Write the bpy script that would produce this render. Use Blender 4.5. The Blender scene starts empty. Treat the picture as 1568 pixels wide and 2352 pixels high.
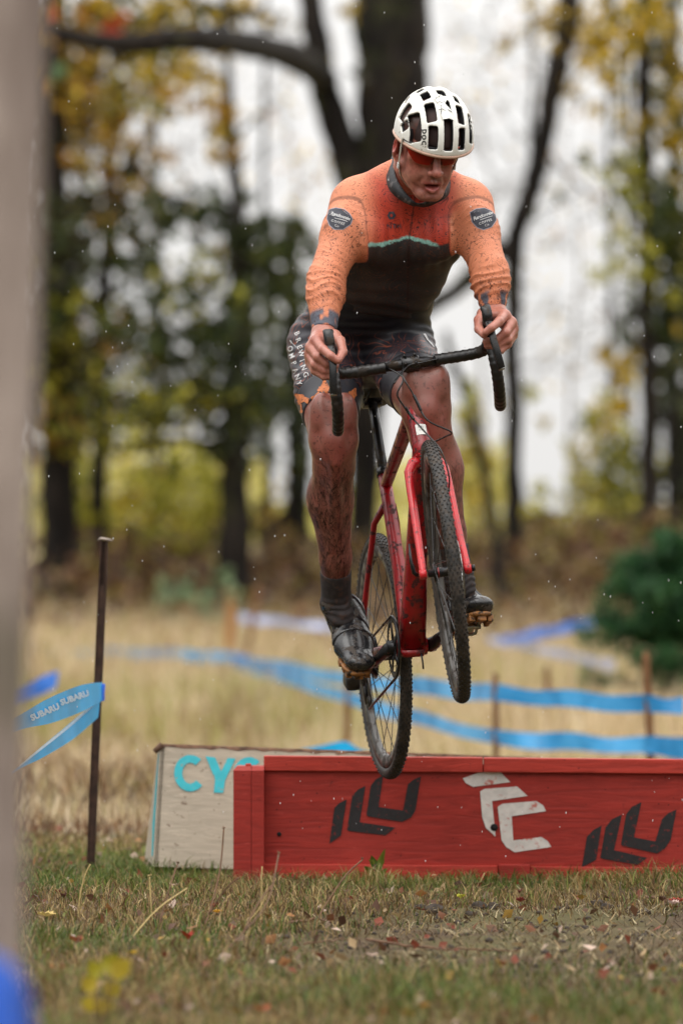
import bpy, bmesh, math, random
import numpy as np
from mathutils import Vector, Matrix
from mathutils.bvhtree import BVHTree
random.seed(7)
rng = np.random.default_rng(7)
sc = bpy.context.scene
C = sc.collection
R = math.radians
pi = math.pi
# ------------------------------------------------------------------ camera
F, U0, H0 = 11100.0, 784.0, 1300.0                  # telephoto; the camera is held at waist height beside the course
CAMZ = (2028 - H0) * 14.0 / F
cam = bpy.data.cameras.new('camera')
camo = bpy.data.objects.new('camera', cam)
C.objects.link(camo)
camo.location = (0, 0, CAMZ)
camo.rotation_euler = (R(90), 0, 0)
cam.sensor_fit = 'AUTO'
cam.sensor_width = 36.0
cam.lens = F / 2352 * 36.0
cam.shift_y = (H0 - 1176) / 2352
cam.clip_start = 0.1
cam.clip_end = 3000
cam.dof.use_dof = True
cam.dof.focus_distance = 12.95
cam.dof.aperture_fstop = 2.7
sc.camera = camo
# ------------------------------------------------------------------ overcast sky
SUN_EL, SUN_AZ = R(58), R(205)
world = bpy.data.worlds.new('World')
sc.world = world
world.use_nodes = True
wn, wl = world.node_tree.nodes, world.node_tree.links
wn.clear()
w_out = wn.new('ShaderNodeOutputWorld')
w_bg = wn.new('ShaderNodeBackground')
w_bg.inputs['Strength'].default_value = 0.1
sky = wn.new('ShaderNodeTexSky')
sky.sky_type = 'NISHITA'
sky.sun_disc = False
sky.sun_elevation = SUN_EL
sky.sun_rotation = SUN_AZ
sky.dust_density = 6
hs = wn.new('ShaderNodeHueSaturation')
hs.inputs['Saturation'].default_value = 0.2
wl.new(sky.outputs[0], hs.inputs['Color'])
# cloud deck: the luminance of an overcast sky, (1 + 2 sin e) / 3
tc = wn.new('ShaderNodeTexCoord')
sx = wn.new('ShaderNodeSeparateXYZ')
wl.new(tc.outputs['Generated'], sx.inputs[0])
mr = wn.new('ShaderNodeMapRange')
mr.inputs['From Min'].default_value = 0
mr.inputs['From Max'].default_value = 1
mr.inputs['To Min'].default_value = 8.0
mr.inputs['To Max'].default_value = 26.0
wl.new(sx.outputs['Z'], mr.inputs['Value'])
vm = wn.new('ShaderNodeVectorMath')
vm.operation = 'SCALE'
vm.inputs[0].default_value = (1.0, 0.985, 0.965)
wl.new(mr.outputs[0], vm.inputs['Scale'])
mx = wn.new('ShaderNodeMix')
mx.data_type = 'RGBA'
mx.inputs['Factor'].default_value = 0.88
wl.new(hs.outputs[0], mx.inputs['A'])
wl.new(vm.outputs[0], mx.inputs['B'])
wl.new(mx.outputs['Result'], w_bg.inputs['Color'])
wl.new(w_bg.outputs[0], w_out.inputs['Surface'])
sun = bpy.data.lights.new('sun', 'SUN')
sun.energy = 0.6
sun.angle = R(40)
sun.color = (1, 0.97, 0.92)
suno = bpy.data.objects.new('sun', sun)
C.objects.link(suno)
suno.rotation_euler = (R(90) - SUN_EL, 0, R(180) - SUN_AZ + R(180))
# direction the light comes from: a little behind the camera and to its left
suno.rotation_euler = Vector((-0.25, -0.5, 1.0)).to_track_quat('Z', 'Y').to_euler()
sc.view_settings.view_transform = 'Standard'
sc.view_settings.look = 'None'
sc.view_settings.exposure = 0.2
sc.view_settings.gamma = 1
sc.view_settings.use_curve_mapping = False
sc.render.engine = 'CYCLES'
sc.cycles.use_denoising = True
sc.cycles.max_bounces = 6
sc.cycles.transparent_max_bounces = 8
sc.cycles.sample_clamp_indirect = 6


# ------------------------------------------------------------------ helpers
def W(u, v, y):
    """A point seen at (u, v) of the 1568 x 2352 photograph, y metres away."""
    return Vector(((u - U0) * y / F, y, CAMZ - (v - H0) * y / F))


def tag(o, label=None, cat=None, group=None, kind=None):
    if label: o['label'] = label
    if cat: o['category'] = cat
    if group: o['group'] = group
    if kind: o['kind'] = kind
    return o


def empty(name, loc=(0, 0, 0)):
    o = bpy.data.objects.new(name, None)
    o.location = loc
    o.empty_display_size = 0.1
    C.objects.link(o)
    return o


def put(name, me, m=None, parent=None, smooth=True, mtx=None):
    """Link a mesh as one object; geometry is in world space, the parent keeps it there."""
    o = bpy.data.objects.new(name, me)
    C.objects.link(o)
    if m is not None and not me.materials:
        me.materials.append(m)
    if smooth:
        me.polygons.foreach_set('use_smooth', [True] * len(me.polygons))
    if mtx is not None:
        o.matrix_world = mtx
    if parent is not None:
        o.parent = parent
        o.matrix_parent_inverse = WM(parent).inverted()
    return o


def WM(o):
    """World matrix without waiting for a depsgraph update."""
    m = Matrix.LocRotScale(o.location, o.rotation_euler, o.scale)
    if o.parent is not None:
        return WM(o.parent) @ o.matrix_parent_inverse @ m
    return m


class MB:
    """Collects verts and faces of one mesh."""
    def __init__(s):
        s.v, s.f, s.mi = [], [], []

    def add(s, vs, fs, mi=0):
        n = len(s.v)
        s.v.extend([tuple(p) for p in vs])
        s.f.extend([tuple(i + n for i in f) for f in fs])
        s.mi.extend([mi] * len(fs))

    def box(s, c, sz, rot=None, bev=0.0):
        bm = bmesh.new()
        bmesh.ops.create_cube(bm, size=1)
        for v in bm.verts:
            v.co = Vector((v.co.x * sz[0], v.co.y * sz[1], v.co.z * sz[2]))
        if bev:
            bmesh.ops.bevel(bm, geom=bm.edges[:], offset=bev, segments=2, affect='EDGES', profile=0.6)
        m = Matrix.Translation(c) @ (rot.to_4x4() if rot is not None else Matrix())
        bm.transform(m)
        s.addbm(bm)

    def addbm(s, bm):
        bm.verts.index_update()
        s.add([v.co[:] for v in bm.verts], [[v.index for v in f.verts] for f in bm.faces])
        bm.free()

    def sweep(s, pts, rx, ry=None, side=None, n=12, closed=False, caps=True, power=2.0):
        """Tube along pts; radii per point, rx along 'side'; power > 2 makes the section boxier."""
        pts = [Vector(p) for p in pts]
        k = len(pts)
        if not hasattr(rx, '__len__'): rx = [rx] * k
        if ry is None: ry = rx
        if not hasattr(ry, '__len__'): ry = [ry] * k
        vs = []
        prev = Vector(side) if side is not None else None
        for i, p in enumerate(pts):
            if closed:
                t = pts[(i + 1) % k] - pts[i - 1]
            else:
                t = pts[min(i + 1, k - 1)] - pts[max(i - 1, 0)]
            t.normalize()
            if prev is None:
                prev = t.cross(Vector((0, 0, 1)))
                if prev.length < 1e-3: prev = t.cross(Vector((1, 0, 0)))
            a = prev - t * prev.dot(t)
            a.normalize()
            prev = a
            b = t.cross(a)
            for j in range(n):
                th = 2 * pi * j / n
                c, q = math.cos(th), math.sin(th)
                c = math.copysign(abs(c) ** (2 / power), c)
                q = math.copysign(abs(q) ** (2 / power), q)
                vs.append(p + a * (rx[i] * c) + b * (ry[i] * q))
        fs = []
        for i in range(k if closed else k - 1):
            i2 = (i + 1) % k
            for j in range(n):
                j2 = (j + 1) % n
                fs.append((i * n + j, i * n + j2, i2 * n + j2, i2 * n + j))
        if caps and not closed:
            fs.append(tuple(range(n))[::-1])
            fs.append(tuple((k - 1) * n + j for j in range(n)))
        s.add(vs, fs)

    def lathe(s, prof, c, axis, n=32):
        """prof: (radius, height) pairs about axis through c."""
        axis = Vector(axis).normalized()
        a = axis.cross(Vector((0, 0, 1)))
        if a.length < 1e-3: a = axis.cross(Vector((1, 0, 0)))
        a.normalize()
        b = axis.cross(a)
        c = Vector(c)
        vs, fs = [], []
        for r, h in prof:
            for j in range(n):
                th = 2 * pi * j / n
                vs.append(c + axis * h + a * (r * math.cos(th)) + b * (r * math.sin(th)))
        for i in range(len(prof) - 1):
            for j in range(n):
                j2 = (j + 1) % n
                fs.append((i * n + j, i * n + j2, (i + 1) * n + j2, (i + 1) * n + j))
        s.add(vs, fs)

    def mesh(s, name, m=None):
        me = bpy.data.meshes.new(name)
        me.from_pydata(s.v, [], s.f)
        if isinstance(m, (list, tuple)):
            for x in m: me.materials.append(x)
            me.polygons.foreach_set('material_index', s.mi)
        elif m is not None:
            me.materials.append(m)
        return me

    def build(s, name, m=None, parent=None, smooth=True, recalc=False, mtx=None):
        me = s.mesh(name, m)
        if recalc:
            bm = bmesh.new(); bm.from_mesh(me)
            bmesh.ops.recalc_face_normals(bm, faces=bm.faces)
            bm.to_mesh(me); bm.free()
        return put(name, me, None, parent, smooth, mtx)


def np_mesh(name, verts, quads, m=None):
    """Fast mesh from numpy arrays (all faces with the same number of corners)."""
    me = bpy.data.meshes.new(name)
    verts = np.asarray(verts, np.float32); quads = np.asarray(quads, np.int32)
    k = quads.shape[1]
    me.vertices.add(len(verts)); me.vertices.foreach_set('co', verts.ravel())
    me.loops.add(quads.size); me.loops.foreach_set('vertex_index', quads.ravel())
    me.polygons.add(len(quads))
    me.polygons.foreach_set('loop_start', np.arange(0, quads.size, k, dtype=np.int32))
    me.polygons.foreach_set('loop_total', np.full(len(quads), k, np.int32))
    me.update(calc_edges=True)
    if m is not None: me.materials.append(m)
    return me


def set_col(me, name, cols):
    a = me.color_attributes.new(name, 'FLOAT_COLOR', 'POINT')
    c = np.ones((len(me.vertices), 4), np.float32)
    c[:, :cols.shape[1]] = cols
    a.data.foreach_set('color', c.ravel())


def set_f(me, name, vals):
    a = me.attributes.new(name, 'FLOAT', 'POINT')
    a.data.foreach_set('value', np.asarray(vals, np.float32))


def srgb(r, g, b):
    def f(c):
        c /= 255.0
        return c / 12.92 if c <= 0.04045 else ((c + 0.055) / 1.055) ** 2.4
    return (f(r), f(g), f(b))


class NT:
    """Small node-tree writer."""
    def __init__(s, name, rough=0.6, metal=0.0, spec=0.5):
        s.m = bpy.data.materials.new(name)
        s.m.use_nodes = True
        s.n, s.l = s.m.node_tree.nodes, s.m.node_tree.links
        s.b = s.n['Principled BSDF']
        s.b.inputs['Roughness'].default_value = rough
        s.b.inputs['Metallic'].default_value = metal
        s.b.inputs['Specular IOR Level'].default_value = spec
        s.tc = s.n.new('ShaderNodeTexCoord')

    def val(s, sock, x):
        if isinstance(x, bpy.types.NodeSocket): s.l.new(x, sock)
        elif hasattr(x, '__len__') and len(x) == 3 and sock.type == 'RGBA': sock.default_value = (*x, 1)
        else: sock.default_value = x

    def noise(s, scale, detail=4, rough=0.55, dist=0.0, vec=None, stretch=None):
        t = s.n.new('ShaderNodeTexNoise')
        t.inputs['Scale'].default_value = scale
        t.inputs['Detail'].default_value = detail
        t.inputs['Roughness'].default_value = rough
        t.inputs['Distortion'].default_value = dist
        v = vec or s.tc.outputs['Object']
        if stretch is not None:
            mp = s.n.new('ShaderNodeMapping')
            mp.inputs['Scale'].default_value = stretch
            s.l.new(v, mp.inputs['Vector']); v = mp.outputs[0]
        s.l.new(v, t.inputs['Vector'])
        return t.outputs['Fac']

    def voro(s, scale, vec=None, feature='F1'):
        t = s.n.new('ShaderNodeTexVoronoi')
        t.feature = feature
        t.inputs['Scale'].default_value = scale
        s.l.new(vec or s.tc.outputs['Object'], t.inputs['Vector'])
        return t.outputs['Distance']

    def ramp(s, fac, a, b, lo=0.0, hi=1.0):
        """map fac from [a, b] to [lo, hi], clamped and smoothed"""
        r = s.n.new('ShaderNodeMapRange')
        r.interpolation_type = 'SMOOTHSTEP'
        s.val(r.inputs['Value'], fac)
        r.inputs['From Min'].default_value = a; r.inputs['From Max'].default_value = b
        r.inputs['To Min'].default_value = lo; r.inputs['To Max'].default_value = hi
        return r.outputs[0]

    def math(s, op, a, b=0.0):
        r = s.n.new('ShaderNodeMath'); r.operation = op
        s.val(r.inputs[0], a); s.val(r.inputs[1], b)
        return r.outputs[0]

    def mix(s, fac, a, b, mode='MIX'):
        r = s.n.new('ShaderNodeMix'); r.data_type = 'RGBA'; r.blend_type = mode
        s.val(r.inputs['Factor'], fac); s.val(r.inputs['A'], a); s.val(r.inputs['B'], b)
        return r.outputs['Result']

    def attr(s, name, out='Color'):
        r = s.n.new('ShaderNodeAttribute'); r.attribute_name = name
        return r.outputs[out]

    def color(s, x): s.val(s.b.inputs['Base Color'], x); return s
    def rough(s, x): s.val(s.b.inputs['Roughness'], x); return s

    def bump(s, h, strength=0.3, dist=0.002):
        r = s.n.new('ShaderNodeBump')
        r.inputs['Strength'].default_value = strength
        r.inputs['Distance'].default_value = dist
        s.l.new(h, r.inputs['Height']); s.l.new(r.outputs[0], s.b.inputs['Normal'])
        return s


def simple(name, col, rough=0.5, metal=0.0, var=0.25, scale=30, mud=0.0, mudcol=(0.045, 0.032, 0.022), mudscale=25, bump=0.0, spec=0.5, stretch=None):
    """plain material with tonal variation and optional spattered mud"""
    t = NT(name, rough, metal, spec)
    n = t.noise(scale, stretch=stretch)
    c = t.mix(t.ramp(n, 0.3, 0.7), tuple(x * (1 - var) for x in col), tuple(min(1, x * (1 + var)) for x in col))
    if mud > 0:
        a = t.ramp(t.noise(mudscale, 6, 0.65), 0.62 - 0.3 * mud, 0.70 - 0.25 * mud)
        c = t.mix(a, c, mudcol)
        t.rough(t.math('MAXIMUM', t.math('MULTIPLY', a, 0.8), rough))
    t.color(c)
    if bump: t.bump(n, bump)
    return t.m
# ================================================================== ground
GY = np.array([-60, 15, 20, 26, 34, 42, 50, 57, 70, 100, 200, 600, 2500], float)
GZ = np.array([0, 0, -.08, -.20, -.20, -.10, .10, .25, .60, 1.2, 2.5, 5, 10], float)


def gz(x, y):
    x = np.asarray(x, float); y = np.asarray(y, float)
    z = (np.interp(y - 1.5, GY, GZ) + np.interp(y, GY, GZ) * 2 + np.interp(y + 1.5, GY, GZ)) / 4
    near = np.clip((16 - y) / 2, 0, 1)
    b = (np.sin(x * 5.1 + y * 2.3) * np.sin(y * 3.7 - x * 1.9) * .010 + np.sin(x * 13 + 1) * np.sin(y * 11) * .005)
    far = np.clip((y - 16) / 10, 0, 1) * (np.sin(x * .55 + y * .21) * .06 + np.sin(x * 1.7 - y * .9) * .03)
    return z + b * near + far


def gz1(x, y): return float(gz(x, y))


def sheet(name, xs, ys, m, dz=0.0):
    X, Y = np.meshgrid(xs, ys)
    V = np.stack([X, Y, gz(X, Y) + dz], -1).reshape(-1, 3)
    nx, ny = len(xs), len(ys)
    i = np.arange(nx - 1)[None, :] + np.arange(ny - 1)[:, None] * nx
    Q = np.stack([i, i + 1, i + nx + 1, i + nx], -1).reshape(-1, 4)
    return put(name, np_mesh(name, V, Q, m), None)


t = NT('earth_and_turf', .85, 0, .25)
gx = t.n.new('ShaderNodeSeparateXYZ'); t.l.new(t.tc.outputs['Object'], gx.inputs[0])
n1 = t.noise(1.1, 6, .6); n2 = t.noise(9, 6, .65); n3 = t.noise(60, 4, .6)
soil = t.mix(n2, srgb(54, 40, 27), srgb(94, 72, 48))
turf = t.mix(n2, srgb(62, 62, 32), srgb(106, 96, 54))
near_c = t.mix(t.ramp(n1, .42, .62), soil, turf)
straw = t.mix(t.noise(2.2, 5, .6), srgb(160, 136, 98), srgb(196, 174, 134))
green = t.mix(t.noise(3, 4), srgb(150, 150, 84), srgb(178, 168, 104))
field_c = t.mix(t.ramp(t.noise(.35, 3), .45, .62), straw, green)
far_f = t.ramp(gx.outputs['Y'], 16, 26)
c = t.mix(far_f, near_c, field_c)
c = t.mix(t.ramp(n3, .35, .65, 0, .35), c, srgb(70, 56, 40))
t.color(c); t.bump(t.math('ADD', n2, t.math('MULTIPLY', n3, .5)), .7, .02)
m_ground = t.m
xs = np.concatenate([-np.geomspace(1500, 8.5, 26), np.linspace(-8, 8, 220), np.geomspace(8.5, 1500, 26)])
ys = np.concatenate([-np.geomspace(60, 2.5, 8), np.linspace(-2, 4.5, 8), np.linspace(5, 16, 240), np.linspace(16.4, 110, 160), np.geomspace(115, 2400, 22)])
ground = sheet('ground', xs, ys, m_ground)
tag(ground, kind='structure')


# ------------------------------------------------------------------ grass
def blades(name, x, y, h, w, lean, cols, m, z0=None, bend=.5):
    n = len(x)
    z = gz(x, y) if z0 is None else z0
    a = rng.uniform(0, 2 * pi, n); la = rng.uniform(0, 2 * pi, n)
    sx_, sy_ = np.cos(a) * w / 2, np.sin(a) * w / 2
    lx, ly = np.cos(la) * lean * h, np.sin(la) * lean * h
    P0 = np.stack([x, y, z - .004], -1)
    S0 = np.stack([sx_, sy_, 0 * sx_], -1)
    M_ = P0 + np.stack([lx * .35, ly * .35, h * .6], -1)
    T_ = P0 + np.stack([lx, ly, h * (1 - bend * lean * .5)], -1)
    V = np.stack([P0 - S0, P0 + S0, M_ + S0 * .7, M_ - S0 * .7, T_], 1).reshape(-1, 3)
    b = (np.arange(n) * 5)[:, None]
    T = np.concatenate([b + np.array([0, 1, 2]), b + np.array([0, 2, 3]), b + np.array([3, 2, 4])], 0)
    me = np_mesh(name, V, T, m)
    set_col(me, 'tint', np.repeat(cols, 5, 0))
    return put(name, me, None, smooth=False)


def leafmat(name, rough=.5, trans=.35, spec=.3):
    t = NT(name, rough, 0, spec)
    c = t.attr('tint')
    t.color(c)
    tl = t.n.new('ShaderNodeBsdfTranslucent'); t.l.new(c, tl.inputs[0])
    ms = t.n.new('ShaderNodeMixShader'); ms.inputs[0].default_value = trans
    t.l.new(t.b.outputs[0], ms.inputs[1]); t.l.new(tl.outputs[0], ms.inputs[2])
    t.l.new(ms.outputs[0], t.n['Material Output'].inputs[0])
    return t.m


def pal(cols, n, jit=.25, p=None):
    """n tints drawn from a palette of display colours"""
    c = np.array([srgb(*x) for x in cols])
    out = c[rng.choice(len(c), n, p=p)]
    return out * rng.uniform(1 - jit, 1 + jit, (n, 1))


m_grass = leafmat('grass_blade', .55, .3)
m_leaf = leafmat('tree_leaf', .45, .34)
m_litter = leafmat('fallen_leaf', .6, .2)


def mudmap(x, y):
    """0 on turf, 1 on trodden mud"""
    P = np.stack([x, y * .7, 0 * x], -1)
    n = vn2(P, 1.3, 3) * .6 + vn2(P, 4.0, 4) * .4
    path = np.exp(-((y - 11.9 + .2 * x) / 1.15) ** 2) * sstep_(-.35, .30, x)
    return np.clip(path * 1.55 + (n - .55) * 1.5, 0, 1)


def sstep_(a, b, x):
    q = np.clip((x - a) / (b - a), 0, 1); return q * q * (3 - 2 * q)


def vn2(P, scale, seed):
    P = P * scale + seed * 17.31
    i = np.floor(P).astype(np.int64); f = P - i; f = f * f * (3 - 2 * f)
    def h(a, b):
        x = (a * 374761393 + b * 668265263 + seed * 1013) & 0xffffffff
        x = ((x ^ (x >> 13)) * 1274126177) & 0xffffffff
        return ((x ^ (x >> 16)) & 0xffff) / 65535.0
    out = 0
    for a in (0, 1):
        for b in (0, 1):
            out = out + (f[:, 0] if a else 1 - f[:, 0]) * (f[:, 1] if b else 1 - f[:, 1]) * h(i[:, 0] + a, i[:, 1] + b)
    return out


N = 190000
y = 7.6 + (16.5 - 7.6) * rng.random(N)
x = rng.uniform(-1, 1, N) * (1.2 + .10 * y)
mm = mudmap(x, y)
keep = rng.random(N) > mm * .86
x, y, mm = x[keep], y[keep], mm[keep]
n = len(x)
P = np.stack([x, y, 0 * x], -1)
gr = vn2(P, .9, 8) * .55 + vn2(P, 3.1, 9) * .45
h = rng.uniform(.016, .060, n) * (1 - .5 * mm) * (.55 + 1.0 * vn2(P, 3.5, 12)) * np.where(y < 10.6, 1.15, 1)
h *= np.where((y > 12.9) & (y < 13.95), 1.15, 1)
tan_ = pal([(146, 122, 80), (176, 152, 104), (120, 96, 62), (100, 74, 50)], n, .3)
grn_ = pal([(96, 110, 46), (80, 100, 40), (118, 128, 64), (66, 84, 36)], n, .3)
isg = (rng.random(n) < np.clip((gr - .26) * 2.3, .2, .9) * (1 - .6 * mm))
cols = np.where(isg[:, None], grn_, tan_) * (1 - .45 * mm)[:, None]
g1 = blades('grass', x, y, h, rng.uniform(.0025, .005, n), rng.uniform(.2, 1.4, n), cols, m_grass)
tag(g1, kind='stuff')
# longer tufts left uncut against the boards
N = 5200
x = rng.uniform(-.75, 1.9, N); y = np.where(rng.random(N) < .75, rng.uniform(13.62, 13.93, N), rng.uniform(12.9, 13.9, N))
P = np.stack([x, y, 0 * x], -1); tf = vn2(P, 7, 41)
k_ = tf > .42; x, y, tf = x[k_], y[k_], tf[k_]; n = len(x)
cols = np.where((rng.random(n) < .5)[:, None], pal([(110, 122, 52), (132, 138, 70), (90, 106, 44)], n), pal([(176, 152, 100), (150, 122, 78), (196, 176, 128)], n))
tag(blades('grass_tufts', x, y, rng.uniform(.02, .060, n) * (.5 + tf), rng.uniform(.003, .005, n), rng.uniform(.15, .8, n), cols, m_grass), kind='stuff')
# dead brown weeds at the left behind the boards
N = 5200
x = rng.uniform(-3.0, -.35, N); y = rng.uniform(18.5, 27.5, N)
P = np.stack([x, y, 0 * x], -1); tf = vn2(P, 1.1, 43)
k_ = tf > .34; x, y, tf = x[k_], y[k_], tf[k_]; n = len(x)
tag(blades('dead_weeds', x, y, rng.uniform(.08, .30, n) * (.4 + tf), rng.uniform(.006, .014, n), rng.uniform(.2, 1.1, n), pal([(112, 82, 60), (92, 66, 52), (140, 108, 78), (84, 70, 50), (150, 128, 84)], n, .3), m_litter), kind='stuff')
# cut straw lying in the mud
N = 26000
y = rng.uniform(8, 14, N); x = rng.uniform(-1, 1, N) * (1.1 + .08 * y)
g2 = blades('straw_litter', x, y, rng.uniform(.012, .04, N), rng.uniform(.002, .0045, N), rng.uniform(1.5, 3.5, N), pal([(156, 134, 96), (124, 102, 72), (80, 62, 44), (58, 44, 33), (96, 78, 56), (184, 168, 132)], N), m_litter, bend=.25)
tag(g2, kind='stuff')
# taller dry grass of the field
N = 120000
y = 15.5 + 43 * rng.random(N) ** 1.25
x = rng.uniform(-1, 1, N) * (1.5 + .095 * y)
P = np.stack([x, y, 0 * x], -1)
gr = vn2(P, .30, 21) * .6 + vn2(P, 1.1, 22) * .4
hh = rng.uniform(.10, .38, N) * (.6 + .8 * vn2(P, .8, 23)) * np.clip((y - 14) / 14, .12, 1.2)
tan_ = pal([(212, 192, 158), (196, 174, 138), (224, 208, 178), (170, 146, 114)], N, .2)
grn_ = pal([(164, 160, 86), (146, 150, 78), (176, 172, 106)], N, .15)
low = (y < 36)
isg = rng.random(N) < np.where(low, np.clip((gr - .36) * 2.6, .05, .85), .12)
cols = np.where(isg[:, None], grn_, tan_)
drk = (rng.random(N) < np.clip((vn2(P, .55, 31) - .35) * 2.2, 0, .8) * np.where(y < 26, .9, .3))
cols[drk] = pal([(120, 88, 62), (140, 104, 72), (96, 72, 52)], int(drk.sum()))
g3 = blades('field_grass', x, y, hh, rng.uniform(.006, .014, N) * (y / 30) ** .7, rng.uniform(.1, .7, N), cols, m_grass)
tag(g3, kind='stuff')


# ------------------------------------------------------------------ leaves and trees
def cards(name, C_, size, cols, m, parent=None, flat=None, aspect=1.5, droop=.3):
    """leaf-sized folded quads at points C_"""
    n = len(C_)
    a = rng.normal(size=(n, 3)); a /= np.linalg.norm(a, axis=1)[:, None]
    b = rng.normal(size=(n, 3))
    if flat is not None:
        a[:, 2] *= flat; b[:, 2] *= flat
        a /= np.linalg.norm(a, axis=1)[:, None]
    b -= a * (a * b).sum(1)[:, None]; b /= np.linalg.norm(b, axis=1)[:, None]
    nn = np.cross(a, b)
    s_ = np.asarray(size)[:, None] if hasattr(size, '__len__') else size
    L, w = s_ * .5 * aspect, s_ * .5
    V = np.stack([C_ - a * L, C_ + b * w + nn * w * droop - a * L * .1, C_ + a * L, C_ - b * w + nn * w * droop - a * L * .1], 1).reshape(-1, 3)
    bse = (np.arange(n) * 4)[:, None]
    T = np.concatenate([bse + np.array([0, 1, 2]), bse + np.array([0, 2, 3])], 0)
    me = np_mesh(name, V, T, m)
    set_col(me, 'tint', np.repeat(cols, 4, 0))
    return put(name, me, None, parent, smooth=False)


def bark(name, a, b, scale=6):
    t = NT(name, .85, 0, .2)
    n = t.noise(scale, 6, .65, .4, stretch=(1, 1, .22))
    c = t.mix(t.ramp(n, .35, .65), a, b)
    c = t.mix(t.ramp(t.noise(2.0, 4), .55, .7, 0, .45), c, srgb(74, 78, 44))
    t.color(c); t.bump(n, .8, .03)
    return t.m


m_bark = bark('dark_wet_bark', srgb(20, 17, 16), srgb(44, 38, 33))
m_bark2 = bark('grey_bark', srgb(72, 66, 58), srgb(112, 104, 94))
GOLD = [(196, 162, 40), (176, 144, 34), (212, 182, 70), (148, 122, 32), (120, 104, 34)]
OCH = [(176, 126, 40), (150, 104, 34), (190, 146, 56), (110, 84, 34)]
YGR = [(172, 166, 50), (150, 148, 44), (192, 182, 70), (132, 134, 42)]
GRN = [(52, 64, 26), (66, 74, 30), (42, 56, 24), (84, 88, 34)]
DGR = [(34, 44, 23), (44, 52, 26), (28, 38, 21)]
DRK = [(54, 44, 20), (68, 55, 24), (40, 36, 19)]


def limb(mb, path, y, ground_end=False, n=12, wob=.02):
    pts = [W(u, v, y + dy) for u, v, w_, dy in path]
    rr = [w_ * .5 * y / F for _, _, w_, _ in path]
    if ground_end:
        p = pts[-1].copy(); p.z = gz1(p.x, p.y) - .15
        if p.z < pts[-1].z - .05: pts.append(p); rr.append(rr[-1] * 1.25)
    sp = smooth_path_(pts, 5)
    t_ = np.linspace(0, len(rr) - 1, len(sp))
    r2 = np.interp(t_, range(len(rr)), rr) * (1 + rng.uniform(-.07, .07, len(sp)))
    sp = [p + Vector((rng.uniform(-wob, wob), rng.uniform(-wob, wob), 0)) for p in sp]
    mb.sweep(sp, list(r2), n=n)


def smooth_path_(pts, k=5):
    out = []
    for i in range(len(pts) - 1):
        p0, p1, p2, p3 = pts[max(i - 1, 0)], pts[i], pts[i + 1], pts[min(i + 2, len(pts) - 1)]
        for j in range(k):
            q = j / k
            out.append(.5 * ((2 * p1) + (-p0 + p2) * q + (2 * p0 - 5 * p1 + 4 * p2 - p3) * q * q + (-p0 + 3 * p1 - 3 * p2 + p3) * q ** 3))
    out.append(pts[-1]); return out


def cluster_pts(u, v, ru, rv, n, y, dep=1.2):
    """points in a lumpy blob; leaves gather on twigs, so draw them in small knots"""
    k = max(4, n // 8)
    q = rng.normal(size=(k, 3)) * .60
    q = q[rng.integers(0, k, n)] + rng.normal(size=(n, 3)) * np.array([.13, .1, .13])
    px = y / F
    return np.stack([(u - U0 + q[:, 0] * ru) * px, y + q[:, 1] * dep, CAMZ - (v - H0 + q[:, 2] * rv) * px], -1)


def tree(label, y, trunk, branches, clusters, m=None, leaf=.105, cat='tree', group=None, name='tree'):
    m = m or m_bark
    b = trunk[-1]
    p = W(b[0], b[1], y)
    root = tag(empty(name, (p.x, y, gz1(p.x, y))), label, cat, group)
    mb = MB(); limb(mb, [(u, v, w_, 0) for u, v, w_ in trunk], y, True, 16)
    mb.build('trunk', m, root)
    for br in branches:
        mb = MB(); limb(mb, [(q[0], q[1], q[2], q[3] if len(q) > 3 else 0) for q in br], y, False, 10)
        mb.build('branch', m, root)
    if clusters:
        C_ = np.concatenate([cluster_pts(u, v, ru, rv, int(n * 1.5), y) for u, v, ru, rv, n, _ in clusters])
        col = np.concatenate([pal(sum(pp, []), int(n * 1.5)) for _, _, _, _, n, pp in clusters])
        cards('crown', C_, rng.uniform(.6, 1.3, len(C_)) * leaf, col, m_leaf, root)
    return root


def twigs(x0, v0, x1, v1, k=5, w=5):
    k = int(k * 1.6)
    """fine side shoots along a limb, as branch paths"""
    out = []
    for i in range(k):
        f_ = (i + .5) / k
        u, v = x0 + (x1 - x0) * f_, v0 + (v1 - v0) * f_
        du = random.choice((-1, 1)) * random.uniform(50, 130); dv = -random.uniform(30, 150)
        out.append([(u, v, w, 0), (u + du * .5, v + dv * .35, w * .7, random.uniform(-.6, .6)), (u + du, v + dv, w * .35, random.uniform(-1, 1))])
    return out


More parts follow.
